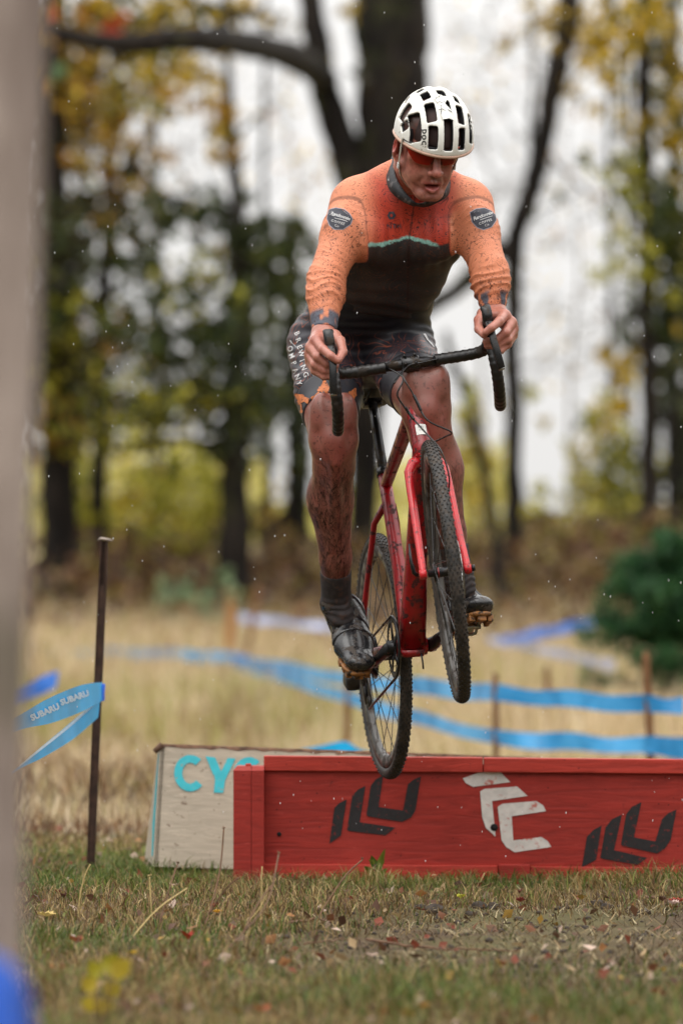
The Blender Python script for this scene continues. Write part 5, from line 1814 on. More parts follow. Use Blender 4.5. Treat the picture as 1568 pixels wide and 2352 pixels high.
fl = ((P[:, 1] < -.03) & inh & (P[:, 2] > -.035) & (np.abs(P[:, 0]) < .078))
base[fl] = np.array(srgb(110, 92, 80))
base[inh] *= (1 - .25 * sstep(.5, .8, vnoise(V[inh], 90, 11)) - .25 * sstep(.62, .75, vnoise(V[inh], 260, 12)))[:, None]
kn_w = np.exp(-(((V - np.array(knR + Vector((0, -.06, -.045)))) / np.array([.05, .06, .05])) ** 2).sum(1)) + np.exp(-(((V - np.array(knL + Vector((0, -.06, -.045)))) / np.array([.05, .06, .05])) ** 2).sum(1))
base = base * (1 - .4 * kn_w[:, None]) + np.array(srgb(176, 78, 72)) * .4 * kn_w[:, None]
hair = sstep(1.24, 1.14, V[:, 2]) * sstep(.80, .86, V[:, 2]) * leg
mudm = .35 + .65 * leg
me = np_mesh('body', V, Q)
set_col(me, 'skin', base); set_f(me, 'hair', hair); set_f(me, 'mud', mudm)
t = NT('skin', .33, 0, .5)
t.b.inputs['Subsurface Weight'].default_value = .12
t.b.inputs['Subsurface Radius'].default_value = (.01, .004, .002)
c = t.attr('skin')
c = t.mix(t.ramp(t.noise(28, 4), .35, .7, 0, .35), c, srgb(150, 70, 62))
c = t.mix(t.math('MULTIPLY', t.ramp(t.noise(105, 5, .65), .56, .64), t.math('MULTIPLY', t.attr('mud', 'Fac'), .62)), c, srgb(66, 38, 30))
c = t.mix(t.math('MULTIPLY', t.ramp(t.noise(17, 6, .7), .55, .70), t.math('MULTIPLY', t.attr('mud', 'Fac'), .6)), c, srgb(84, 52, 42))
hn = t.noise(46, 3, .6, .9, stretch=(3.2, 3.2, .55))
c = t.mix(t.math('MULTIPLY', t.ramp(hn, .53, .60), t.math('MULTIPLY', t.attr('hair', 'Fac'), .45)), c, srgb(48, 26, 22))
t.color(c)
t.bump(t.noise(220, 3), .12, .001)
m_skin = t.m
me.materials.append(m_skin)
body = put('body', me, None, rider)

# wet hair lying down the shins
bvh_b = BVHTree.FromPolygons([Vector(p) for p in V], [tuple(int(i) for i in q) for q in Q])
Nb = vnormals(V, Q)
cand = np.nonzero((hair > .25) & (Nb[:, 1] < .55))[0]
pick = rng.choice(cand, 2600)
mb = MB()
for vi in pick:
    p = Vector(V[vi]); nrm = Vector(Nb[vi])
    if random.random() > hair[vi]: continue
    d = Vector((random.gauss(0, .32), random.gauss(0, .2), -1)); d -= nrm * d.dot(nrm); d.normalize()
    L = random.uniform(.012, .034); wv = random.gauss(0, .5)
    w0 = random.uniform(.00035, .0008)
    left, right = [], []
    for j in range(5):
        f_ = j / 4
        sd_ = d.cross(nrm).normalized()
        c_, n_, _, _ = bvh_b.find_nearest(p)
        if c_ is None: break
        lift = .0006 + (.0035 * f_ ** 2 if random.random() < .15 else .0006 * f_)
        c_ = c_ + n_ * lift
        left.append(c_ - sd_ * w0 * (1 - f_ * .8)); right.append(c_ + sd_ * w0 * (1 - f_ * .8))
        d = (d + sd_ * wv * .22).normalized()
        p = p + d * (L / 4)
    k_ = len(left)
    if k_ < 3: continue
    mb.add([q for ab in zip(left, right) for q in ab], [(2 * i, 2 * i + 1, 2 * i + 3, 2 * i + 2) for i in range(k_ - 1)])
m_hair = simple('wet_dark_hair', srgb(44, 28, 24), .4, 0, .3, 60)
hr = mb.build('leg_hair', m_hair, rider); hr['kind'] = 'stuff'

# ---- jersey
J = SDF((-.17, 12.70, 1.42), (.46, 13.68, 2.02), .0034)
torso_sdf(J, .007)
arm_sdf(J, shR, elR, wrR, .0062); arm_sdf(J, shL, elL, wrL, .0062)
# cuffs end above the wrist, hem above the hips, neck hole
def capcut(sd, a, b, r, keep_start=True):
    """cut the tube a-b off beyond b within radius r"""
    a, b = np.array(a), np.array(b); t = (b - a) / np.linalg.norm(b - a)
    lo, hi = np.minimum(b, b + t * .2) - r, np.maximum(b, b + t * .2) + r
    sl, X, Y, Z = sd.region(lo, hi, 0)
    pl = (X - b[0]) * t[0] + (Y - b[1]) * t[1] + (Z - b[2]) * t[2]
    qx, qy, qz = X - b[0] - pl * t[0], Y - b[1] - pl * t[1], Z - b[2] - pl * t[2]
    rad = np.sqrt(qx ** 2 + qy ** 2 + qz ** 2) - r
    sd.d[sl] = np.maximum(sd.d[sl], np.where(rad < 0, -pl * -1, -1)).astype(np.float32)
cufR, cufL = elR.lerp(wrR, 1.02), elL.lerp(wrL, .98)
capcut(J, elR, cufR, .07); capcut(J, elL, cufL, .07)
sp_dir = (waist - pelvis).normalized()
hem = pelvis.lerp(waist, .27)
J.cut(hem, -(sp_dir + Vector((0.05, -.10, .10))))
V, Q = J.mesh(); del J
V = relax(V, Q, 2, .5)
# which limb a vertex lies on
def axis_t(V, a, b):
    a, b = np.array(a), np.array(b); ab = b - a
    t = ((V - a) @ ab) / ab.dot(ab)
    dist = np.linalg.norm(V - a - np.clip(t, 0, 1)[:, None] * ab, axis=1)
    return t, dist
N = vnormals(V, Q)
disp = np.zeros(len(V))
arm = np.zeros(len(V)); cuff = np.zeros(len(V))
for sh, el, wr, cf_, seed in ((shR, elR, wrR, cufR, 1), (shL, elL, wrL, cufL, 2)):
    t1, d1 = axis_t(V, sh, el); t2, d2 = axis_t(V, el, wr)
    on = np.minimum(d1, d2) < .085
    torso_t, dt_ = axis_t(V, waist, chest)
    L1, L2 = (el - sh).length, (wr - el).length
    use2 = d2 < d1
    ln_ = np.where(use2, t2 * L2, (t1 - 1) * L1)        # signed distance from the elbow along the arm
    aw = sstep(.095, .072, np.minimum(d1, d2)) * sstep(-.98 * L1, -.60 * L1, ln_)
    q = np.sign(sh.x - chest.x)
    dx = (V[:, 0] - (chest.x)) * q
    arm = np.maximum(arm, aw)
    n1 = vnoise(V, 16, seed); n2 = vnoise(V, 42, seed + 5)
    ang = (V[:, 0] - el.x) * 9 * q
    ph = ln_ / .027 + n1 * 1.9 + ang
    w = 1 - np.abs(np.sin(ph * pi)) * 1.6
    w = np.clip(w, -.3, 1)
    env = np.exp(-((ln_ - .03) / .060) ** 2) + .55 * np.exp(-((ln_ + .17) / .05) ** 2) + .35 * np.exp(-((ln_ - .21) / .04) ** 2) + .12
    inner = .55 + .45 * sstep(.02, -.05, (V[:, 0] - el.x) * q)
    disp += on * aw * env * w * .0040 * inner * (0.5 + n2)
    cuff = np.maximum(cuff, on * sstep(.050, .034, L2 * 1.0 - np.where(use2, t2 * L2, -1)))
# stretch folds from the armpits to the collar and across the belly
tor = 1 - arm
n1 = vnoise(V, 9, 7)
f1 = np.sin((V[:, 0] - .17) * 210 + n1 * 5) * np.exp(-((V[:, 2] - 1.80) / .06) ** 2) * .0022
f2 = np.sin(V[:, 2] * 190 + n1 * 7 + (V[:, 0] - .13) * 14) * np.exp(-((V[:, 2] - 1.60) / .08) ** 2) * .0024
disp += tor * (f1 + f2)
V = V + N * disp[:, None]
# print: orange yoke and sleeves over a black body, a ragged mint line between
def zc(u, v, y): return W(u, v, y).z
bl_x = np.array([W(u, v, 13.02).x for u, v in ((760, 600), (835, 563), (880, 560), (938, 546), (985, 560), (1008, 568), (1055, 556), (1120, 590))])
bl_z = np.array([W(u, v, 13.02).z for u, v in ((760, 600), (835, 563), (880, 560), (938, 546), (985, 560), (1008, 568), (1055, 556), (1120, 590))])
sdz = V[:, 2] - np.interp(V[:, 0], bl_x, bl_z) + (V[:, 1] - 13.02) * .10
rag = (vnoise(V, 55, 3) - .5) * .008 + (vnoise(V, 160, 4) - .5) * .006
isO = np.maximum(sstep(-.002, .002, sdz), sstep(.3, .5, arm))
or_hi = np.array(srgb(220, 138, 102)); or_shaded = np.array(srgb(186, 60, 40))  # redder chest, paler shoulders: shade and top light painted into the orange cloth
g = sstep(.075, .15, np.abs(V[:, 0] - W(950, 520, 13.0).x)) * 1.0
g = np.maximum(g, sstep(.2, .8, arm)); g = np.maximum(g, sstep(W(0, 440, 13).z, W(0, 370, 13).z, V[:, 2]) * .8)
oc = or_shaded * (1 - g[:, None]) + or_hi * g[:, None]
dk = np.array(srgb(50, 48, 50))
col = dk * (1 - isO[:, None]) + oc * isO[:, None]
front = (N[:, 1] < .35)
mint = (sstep(-.0085, -.0065, sdz + rag) * sstep(.003, .000, sdz + rag * .5)) * (arm < .35) * front * sstep(-.115, -.095, V[:, 0] - .165) * sstep(.100, .085, V[:, 0] - .165)
col = col * (1 - mint[:, None]) + np.array(srgb(150, 206, 196)) * mint[:, None]
seam = sstep(.10, .04, np.abs(arm - .22)) * (V[:, 2] > W(0, 640, 13).z) * isO
col = col * (1 - .5 * seam[:, None])
cz = cuff * sstep(.42, .55, vnoise(V * np.array([1, 1, .5]), 70, 9) + .0)
col = col * (1 - cz[:, None]) + np.array(srgb(92, 96, 108)) * cz[:, None]
# zip
zx = np.interp(V[:, 2], [W(0, 560, 13.0).z, W(0, 455, 13.0).z], [W(938, 0, 13.0).x, W(952, 0, 13.0).x])
zp = sstep(.0030, .0016, np.abs(V[:, 0] - zx)) * front * (arm < .3) * (V[:, 2] > W(0, 740, 13.0).z)
col = col * (1 - .8 * zp[:, None]) + np.array((.03, .012, .012)) * .8 * zp[:, None]
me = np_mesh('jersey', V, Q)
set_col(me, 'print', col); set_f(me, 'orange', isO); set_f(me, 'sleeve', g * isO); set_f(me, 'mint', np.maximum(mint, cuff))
t = NT('jersey_cloth', .55, 0, .35)
c0 = t.attr('print')
isO_ = t.attr('orange', 'Fac')
n = t.noise(15, 2, .5, .8)
lines = t.math('FRACT', t.math('MULTIPLY', n, 17.0))
la = t.ramp(t.math('ABSOLUTE', t.math('SUBTRACT', lines, .5)), .09, .02)
sl_ = t.attr('sleeve', 'Fac')
amt = t.ramp(sl_, 0, 1, .85, .5)
lc = t.mix(isO_, srgb(98, 62, 50), srgb(70, 22, 22))
c = t.mix(t.math('MULTIPLY', la, amt), c0, lc)
dots = t.ramp(t.noise(150, 3, .6), .585, .66)
c = t.mix(t.math('MULTIPLY', dots, t.ramp(t.noise(8, 3), .36, .58, .08, .95)), c, srgb(58, 32, 30))
dirt = t.ramp(t.noise(16, 7, .75), .56, .72)
c = t.mix(t.math('MULTIPLY', dirt, .8), c, srgb(74, 46, 40))
haze_ = t.ramp(t.noise(7, 3), .5, .75)
c = t.mix(t.math('MULTIPLY', haze_, t.math('MULTIPLY', t.math('SUBTRACT', 1.0, isO_), .22)), c, srgb(120, 96, 84))
t.color(c)
t.bump(t.noise(400, 2), .10, .0008)
m_jersey = t.m
me.materials.append(m_jersey)
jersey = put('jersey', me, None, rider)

# ---- collar: a stand-up ring, open at the front
colm = simple('black_collar_cloth', srgb(36, 36, 40), .6, 0, .3, 60, mud=.25, bump=.2, mudcol=srgb(96, 92, 92), mudscale=60)
cb = MB()
bot = [(897, 372, 13.10), (889, 400, 13.02), (893, 432, 12.955), (915, 456, 12.925), (943, 470, 12.915), (957, 472, 12.92), (975, 474, 12.915), (1000, 466, 12.92), (1026, 450, 12.95), (1032, 420, 13.02), (1026, 385, 13.10)]
top = [(905, 352, 13.10), (904, 372, 13.02), (909, 405, 12.95), (925, 434, 12.917), (946, 458, 12.902), (958, 466, 12.90), (973, 464, 12.90), (993, 448, 12.908), (1016, 424, 12.94), (1022, 400, 13.02), (1018, 368, 13.10)]
bp, tp = smooth_path([W(*p) for p in bot], 4), smooth_path([W(*p) for p in top], 4)
vs = []
for a_, b_ in zip(bp, tp):
    m_ = a_.lerp(b_, .5) + Vector((0, -.004, 0))
    vs += [a_, m_, b_]
fs = []
for i in range(len(bp) - 1):
    fs += [(3 * i, 3 * i + 3, 3 * i + 4, 3 * i + 1), (3 * i + 1, 3 * i + 4, 3 * i + 5, 3 * i + 2)]
cb.add(vs, fs)
me = cb.mesh('collar', colm)
bm = bmesh.new(); bm.from_mesh(me)
bmesh.ops.recalc_face_normals(bm, faces=bm.faces)
bmesh.ops.solidify(bm, geom=bm.faces[:], thickness=.003)
bm.to_mesh(me); bm.free()
put('collar', me, None, rider)

# ---- shorts
S_ = SDF((-.17, 12.9, 1.18), (.36, 13.72, 1.70), .0038)
seg = [(pelvis, .152, .112), (waist, .150, .106)]
S_.ell(pelvis, pelvis.lerp(waist, 1.15), (.155, .118), (.154, .112), X1, .03, inf=.006)
S_.ell(pelvis.lerp(waist, .6), waist.lerp(ribs, .5), (.150, .110), (.158, .113), X1, .03, inf=.005)
S_.ball(pelvis + Vector((-.0, .03, .0)), (.156, .112, .10), None, .04)
for hip, kn, an, q in ((hipR, knR, anR, -1), (hipL, knL, anL, 1)):
    m1 = hip.lerp(kn, .5)
    S_.cone(hip, m1, .104, .0885, .05)
    S_.cone(m1, kn, .0885, .0675, .03)
for hip, kn, f_ in ((hipR, knR, .74), (hipL, knL, .74)):
    e = hip.lerp(kn, f_)
    capcut(S_, hip, e, .12)
V, Q = S_.mesh(); del S_
V = relax(V, Q, 2, .5)
N = vnormals(V, Q)
tR, dR = axis_t(V, hipR, knR); tL, dL = axis_t(V, hipL, knL)
tt_ = np.where(dR < dL, tR, tL)
band = sstep(.565, .575, tt_)
piping = sstep(.010, .004, np.abs(tt_ - .57))
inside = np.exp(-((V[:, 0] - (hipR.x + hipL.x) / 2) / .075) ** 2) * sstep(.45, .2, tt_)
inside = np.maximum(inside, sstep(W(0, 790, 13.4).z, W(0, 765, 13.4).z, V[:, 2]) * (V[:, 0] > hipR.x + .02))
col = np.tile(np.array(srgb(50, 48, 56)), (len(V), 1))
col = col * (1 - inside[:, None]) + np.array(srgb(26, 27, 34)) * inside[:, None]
col = col * (1 - band[:, None]) + np.array(srgb(52, 52, 58)) * band[:, None]
col = col * (1 - piping[:, None]) + np.array(srgb(26, 26, 30)) * piping[:, None]
V = V + N * ((np.sin(V[:, 2] * 230 + vnoise(V, 14, 2) * 6) * .0012 * (1 - band)) - piping * .0012)[:, None]
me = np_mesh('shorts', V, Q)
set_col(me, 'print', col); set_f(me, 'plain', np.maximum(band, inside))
t = NT('shorts_cloth', .45, 0, .4)
c = t.attr('print')
n = t.noise(10, 1, .5, .6)
li = t.math('FRACT', t.math('MULTIPLY', n, 12.0))
la = t.ramp(t.math('ABSOLUTE', t.math('SUBTRACT', li, .5)), .085, .03)
c = t.mix(t.math('MULTIPLY', la, t.math('MULTIPLY', t.math('SUBTRACT', 1.0, t.attr('plain', 'Fac')), .8)), c, srgb(172, 92, 66))
c = t.mix(t.math('MULTIPLY', t.ramp(t.noise(40, 5, .7), .58, .72), .3), c, srgb(84, 64, 56))
t.color(c); t.bump(t.noise(500, 2), .08, .0006)
me.materials.append(t.m)
shorts = put('shorts', me, None, rider)
# ---- socks
m_sock = simple('dark_knit_sock', srgb(52, 46, 46), .8, 0, .25, 50, mud=.3, mudcol=srgb(74, 54, 46), mudscale=40)
for hip, kn, an, q in ((hipR, knR, anR, -1), (hipL, knL, anL, 1)):
    top = kn.lerp(an, .80)
    K = SDF(np.minimum(top, an) - .09, np.maximum(top, an) + .09, .0034)
    c3 = kn.lerp(an, .72)
    K.cone(c3, an, .0455, .0395, .02)
    K.cone(an, an.lerp(foot_frame(q)[0], .30), .0385, .036, .02)
    K.cut(top, (kn - an))
    V, Q = K.mesh(); V = relax(V, Q, 2, .5); N = vnormals(V, Q)
    ta, _ = axis_t(V, top, an)
    wr_ = np.sin(ta * 34 + vnoise(V, 30, 5) * 7) * .0014 * sstep(.45, .9, ta) + np.sin(ta * 90) * .0003
    V = V + N * wr_[:, None]
    put('sock', np_mesh('sock', V, Q, m_sock), None, rider)
# ---- shoes
m_shoe = simple('black_wet_leather', (0.013, 0.013, 0.015), .22, 0, .4, 30, mud=.35, mudcol=(.06, .045, .035), mudscale=40, spec=.7, bump=.15)
m_sole = simple('tan_rubber_sole', srgb(150, 98, 48), .55, 0, .3, 50, mud=.45, mudcol=(.03, .02, .012), mudscale=60)
m_buckle = simple('grey_shoe_print', (.35, .34, .30), .4, 0, .2, 60)
for q, an in ((-1, anR), (1, anL)):
    bl, f, sd, up = foot_frame(q)
    p = lambda a, b, c: bl + f * a + sd * (q * b) + up * c
    K = SDF(np.array(bl) - .23, np.array(bl) + .23, .0034)
    foot_sdf(K, q, an, .005)
    K.ball(p(.075, -.003, .012), (.038, .03, .022), Matrix((sd, f, up)).transposed(), .02)
    topc = p(-.13, 0, .100)
    K.cut(topc, (up - f * .35))
    K.cut(p(0, 0, -.012), -up)
    shoeV, shoeQ = K.mesh(); shoeV = relax(shoeV, shoeQ, 1, .5)
    shoe = put('shoe', np_mesh('shoe', shoeV, shoeQ, m_shoe), None, rider)
    # straps follow the instep
    for a0, w_, tl in ((-.105, .040, .5), (-.062, .030, .3), (-.025, .026, .1)):
        K2 = SDF(np.array(bl) - .2, np.array(bl) + .2, .0034)
        foot_sdf(K2, q, an, .0085)
        K2.cut(p(a0 + w_ * .5, 0, .03), f * 1 + up * tl); K2.cut(p(a0 - w_ * .5, 0, .03), -(f * 1 + up * tl))
        K2.cut(p(0, 0, .010), -up)
        v2, q2 = K2.mesh(); v2 = relax(v2, q2, 1, .4)
        put('strap', np_mesh('strap', v2, q2, m_shoe), None, shoe)
    # sole with lugs
    mb = MB()
    rot = Matrix((sd, f, up)).transposed()
    out = [(-.19, .022), (-.16, .033), (-.10, .030), (-.03, .038), (.02, .047), (.06, .043), (.095, .024)]
    mb.sweep([p(a, -.001, -.017) for a, _ in out], [w for _, w in out], [.006] * len(out), side=sd, n=14, power=4)
    sole = mb.build('sole', m_sole, shoe, recalc=True)
    for a, b, l, w_ in ((.078, 0, .026, .024), (.070, .026, .026, .016), (.070, -.026, .026, .016), (.044, .030, .022, .016), (.044, -.030, .022, .016), (.012, .036, .022, .013), (.012, -.036, .022, .013), (-.17, .014, .024, .020), (-.17, -.014, .024, .020), (-.145, .022, .018, .014), (-.145, -.022, .018, .014)):
        mb = MB(); mb.box(p(a, b, -.028), (w_, l, .016), rot=rot, bev=.003)
        mb.build('lug', m_sole, sole, smooth=False)
    mb = MB(); mb.box(p(-.062, .0, .066), (.03, .012, .0015), rot=rot @ Matrix.Rotation(R(-20), 3, 'X'))
# ================================================================== helmet, glasses, print on the clothes
HO = Hd(.017, -.006, .034)                                 # helmet centre
HRX, HRY, HRZ = .1030, .142, .1265
HCUT = .000


def helm(al, ph, k=1.0):
    """point of the helmet ellipsoid: al across, ph from the brow over the top"""
    return HO + hx * (k * HRX * math.sin(al)) + hf * (k * HRY * math.cos(al) * math.cos(ph)) + hu * (k * HRZ * math.cos(al) * math.sin(ph))


VENTS = [  # across, half width, from, to (degrees)
    (0, 7.0, 2, 43), (0, 7.0, 49, 68), (0, 6.4, 75, 90), (0, 6, 98, 122),
    (-23, 7.0, 2, 33), (-24, 7.6, 38, 67), (-24, 6.4, 74, 94), (-24, 6, 100, 125),
    (23, 7.0, 2, 31), (23, 7.2, 36, 63), (23, 5.5, 68, 82), (23, 6, 90, 120),
    (-50, 9.8, 6, 63), (50, 9.8, 6, 63), (-68, 7.5, 32, 64), (68, 7.5, 32, 64), (-60, 12, 72, 104), (60, 12, 72, 104), (-44, 6, 112, 140), (44, 6, 112, 140)]


def helmet_field(outer, inner, grow=0.0):
    K = SDF(np.array(HO) - .165, np.array(HO) + .165, .0022)
    _, X, Y, Z = K.region(K.lo, K.lo + (K.n - 1) * K.h, 0)
    px, py, pz = X - HO.x, Y - HO.y, Z - HO.z
    lx = px * hx.x + py * hx.y + pz * hx.z
    ly = px * hf.x + py * hf.y + pz * hf.z
    lz = px * hu.x + py * hu.y + pz * hu.z
    def eld(off):
        r = (HRX + off, HRY + off, HRZ + off)
        k0 = np.sqrt((lx / r[0]) ** 2 + (ly / r[1]) ** 2 + (lz / r[2]) ** 2) + 1e-6
        k1 = np.sqrt((lx / r[0] ** 2) ** 2 + (ly / r[1] ** 2) ** 2 + (lz / r[2] ** 2) ** 2) + 1e-6
        return k0 * (k0 - 1) / k1
    d = np.maximum(eld(outer), -eld(inner))
    # lower edge: a little higher over the brow's sides, down at the back
    d = np.maximum(d, -(lz + .006 + .10 * np.clip(-ly - .02, 0, 1) + .05 * np.clip(ly - .06, 0, 1)))
    ra = np.sqrt((ly / HRY) ** 2 + (lz / HRZ) ** 2) + 1e-6
    al = np.degrees(np.arctan2(lx / HRX, ra)); ph = np.degrees(np.arctan2(lz / HRZ, ly / HRY))
    for a0, hw, p0, p1 in VENTS:
        du = np.abs(al - a0) * (pi / 180 * .115) - (hw * pi / 180 * .115) + .006 - grow
        ca = np.cos(np.radians(al))
        dv = np.abs(ph - (p0 + p1) / 2) * (pi / 180 * .132) * ca - ((p1 - p0) / 2 * pi / 180 * .132 * math.cos(R(a0))) + .006 - grow
        q = np.sqrt(np.maximum(du, 0) ** 2 + np.maximum(dv, 0) ** 2) + np.minimum(np.maximum(du, dv), 0) - .006
        d = np.maximum(d, -q)
    K.d[:] = d
    return K


m_shell = simple('white_helmet_shell', srgb(238, 237, 230), .28, 0, .04, 30, mud=.06, mudcol=srgb(150, 140, 125), mudscale=60, spec=.6)
m_liner = simple('black_helmet_liner', (.014, .014, .016), .5, 0, .3, 60)
m_tan = simple('tan_helmet_edge', srgb(196, 160, 140), .45, 0, .1, 40)
K = helmet_field(0.0, -.005)
V, Q = K.mesh(); V = relax(V, Q, 1, .4)
helmet = put('helmet', np_mesh('helmet', V, Q, m_shell), None, rider)
helmet['label'] = 'white road helmet with black vents'
K = helmet_field(-.0052, -.021, .0008)
V, Q = K.mesh(); V = relax(V, Q, 1, .4)
put('liner', np_mesh('liner', V, Q, m_liner), None, helmet)
K = SDF(np.array(HO) - .15, np.array(HO) + .15, .003)
K.ball(HO, (HRX - .0215, HRY - .0215, HRZ - .0215), HR, 0)
K.cut(HO + hu * .004, -hu)
V, Q = K.mesh()
put('vent_backing', np_mesh('vent_backing', V, Q, simple('dark_vent_backing', srgb(52, 30, 26), .7, 0, .5, 25)), None, helmet)  # dark cap added behind the vents, standing in for the shade inside
mb = MB()
n_ = 64
pts = []
for i in range(n_):
    th = 2 * pi * i / n_
    lx_, ly_ = math.sin(th), math.cos(th)
    y_ = ly_ * HRY
    z_ = -.006 - (.10 * max(-y_ - .02, 0)) - .05 * max(y_ - .06, 0)
    kz = math.sqrt(max(0.02, 1 - (z_ / HRZ) ** 2))
    pts.append(HO + hx * (lx_ * HRX * kz * .985) + hf * (y_ * kz * .985) + hu * (z_ - .003))
mb.sweep(pts, .0046, n=8, closed=True, side=hu)
mb.build('edge_trim', m_tan, helmet)
# POC lettering on the rib beside the front vents, reading downwards
bvh_h = None


def bvh_of(o):
    me = o.data
    M_ = WM(o)
    return BVHTree.FromPolygons([M_ @ v.co for v in me.vertices], [tuple(p.vertices) for p in me.polygons])


def text_mesh(txt, size=1.0, shear=0.0, spacing=1.0, bold=0.0):
    """flat letters centred on the origin: verts, faces"""
    cu = bpy.data.curves.new('lettering', 'FONT')
    cu.body = txt; cu.size = size; cu.shear = shear; cu.space_character = spacing
    cu.align_x = 'CENTER'; cu.align_y = 'CENTER'; cu.offset = bold
    cu.resolution_u = 3
    o = bpy.data.objects.new('lettering', cu); C.objects.link(o)
    bpy.context.view_layer.update()
    me = bpy.data.meshes.new_from_object(o.evaluated_get(bpy.context.evaluated_depsgraph_get()))
    vs = [v.co.copy() for v in me.vertices]; fs = [tuple(p.vertices) for p in me.polygons]
    bpy.data.objects.remove(o); bpy.data.curves.remove(cu); bpy.data.meshes.remove(me)
    return vs, fs


def poly_mesh(polys):
    vs, fs = [], []
    for p in polys:
        n0 = len(vs); vs += [Vector((x, y, 0)) for x, y in p]; fs.append(tuple(range(n0, n0 + len(p))))
    return vs, fs


def refine(vs, fs, cuts):
    bm = bmesh.new()
    bv = [bm.verts.new(v) for v in vs]
    for f in fs:
        try: bm.faces.new([bv[i] for i in f])
        except ValueError: pass
    bmesh.ops.triangulate(bm, faces=bm.faces)
    for _ in range(cuts):
        bmesh.ops.subdivide_edges(bm, edges=bm.edges[:], cuts=1, use_grid_fill=True)
    bm.verts.index_update()
    out = [v.co.copy() for v in bm.verts], [tuple(v.index for v in f.verts) for f in bm.faces]
    bm.free()
    return out


def decal(name, vf, c, right, up, bvh, m, parent, off=.0012, cuts=0):
    """lay flat print on a surface by dropping it along its own normal"""
    vs, fs = vf
    if cuts: vs, fs = refine(vs, fs, cuts)
    right = Vector(right).normalized(); up = (Vector(up) - right * Vector(up).dot(right)).normalized()
    n = right.cross(up)
    out = []
    for v in vs:
        o = Vector(c) + right * v.x + up * v.y
        h = bvh.ray_cast(o + n * .10, -n, .25)
        if h[0] is None:
            h = bvh.find_nearest(o)
        nn_ = h[1] if h[1].dot(n) > 0 else -h[1]
        out.append(h[0] + nn_ * off)
    mb = MB(); mb.add(out, fs)
    return mb.build(name, m, parent)


m_ink = simple('black_ink', (.02, .02, .022), .4, 0, .1, 40)
m_wht = simple('white_print', srgb(214, 214, 214), .6, 0, .12, 60, mud=.12, mudcol=srgb(110, 96, 90), mudscale=60)
m_badge = simple('dark_badge', srgb(52, 54, 66), .6, 0, .25, 60, mud=.2, mudcol=srgb(92, 80, 80), mudscale=60)
m_badge_edge = simple('badge_edge', srgb(150, 150, 160), .6, 0, .2, 60)
m_orange_ink = simple('orange_print', srgb(206, 120, 70), .6, 0, .2, 60, mud=.25, mudcol=srgb(90, 56, 44), mudscale=90)
bh = bvh_of(helmet)
c0 = helm(R(-35.2), R(18)); rt = (helm(R(-35), R(12)) - helm(R(-35), R(24))); upv = helm(R(-29), R(18)) - helm(R(-37), R(18))
decal('lettering', text_mesh('poc', .0265, spacing=1.1, bold=.0006), c0, rt, upv, bh, m_ink, helmet, .0006)
# crumpled white patch stuck over the upper vents
mb = MB()
vs = []; fs = []
pn = [(-9, 40), (1, 41), (7, 39), (8, 47), (3, 55), (-2, 60), (2, 66), (-4, 74), (-12, 80), (-16, 70), (-12, 62), (-13, 52)]
cc = helm(R(-4), R(56), 1.035)
for a, p in pn: vs.append(helm(R(a), R(p), 1.012 + .012 * random.random()))
vs.append(cc)
for i in range(len(pn)): fs.append((i, (i + 1) % len(pn), len(pn)))
mb.add(vs, fs)
me = mb.mesh('torn_patch', m_shell)
bm = bmesh.new(); bm.from_mesh(me)
bmesh.ops.subdivide_edges(bm, edges=bm.edges[:], cuts=2, use_grid_fill=True)
for v in bm.verts: v.co += (v.co - HO).normalized() * random.uniform(-.0012, .0016)
bmesh.ops.recalc_face_normals(bm, faces=bm.faces)
r_ = bmesh.ops.extrude_face_region(bm, geom=bm.faces[:])
for g_ in r_['geom']:
    if isinstance(g_, bmesh.types.BMVert): g_.co += (g_.co - HO).normalized() * .0015
bmesh.ops.recalc_face_normals(bm, faces=bm.faces)
bm.to_mesh(me); bm.free()
put('torn_patch', me, None, helmet, smooth=False)
mb = MB()
for a0, a1 in (((-13, 52), (6, 49)), ((-12, 62), (0, 61)), ((-2, 74), (-14, 68)), ((-10, 46), (-8, 58))):
    mb.sweep([helm(R(a0[0] + (a1[0] - a0[0]) * i / 4), R(a0[1] + (a1[1] - a0[1]) * i / 4 + (2 if i in (1, 3) else 0)), 1.032) for i in range(5)], .0008, n=5)
mb.build('patch_crease', m_liner, helmet)['kind'] = 'stuff'
# straps
m_strap = simple('grey_strap', srgb(176, 170, 156), .6, 0, .15, 60)
for q in (-1, 1):
    mb = MB()
    mb.sweep(smooth_path([Hd(q * .083, .040, .040), Hd(q * .0815, .034, .0), Hd(q * .0775, .022, -.038), Hd(q * .066, .016, -.078), Hd(q * .036, .026, -.110), Hd(0, .034, -.116)], 5), .0012, .0062, side=hx * q, n=8)
    mb.build('chin_strap', m_strap, helmet, recalc=True)
    mb = MB(); mb.box(Hd(q * .078, .020, -.046), (.005, .012, .016), rot=HR, bev=.0015)
    mb.build('strap_buckle', m_wht, helmet)
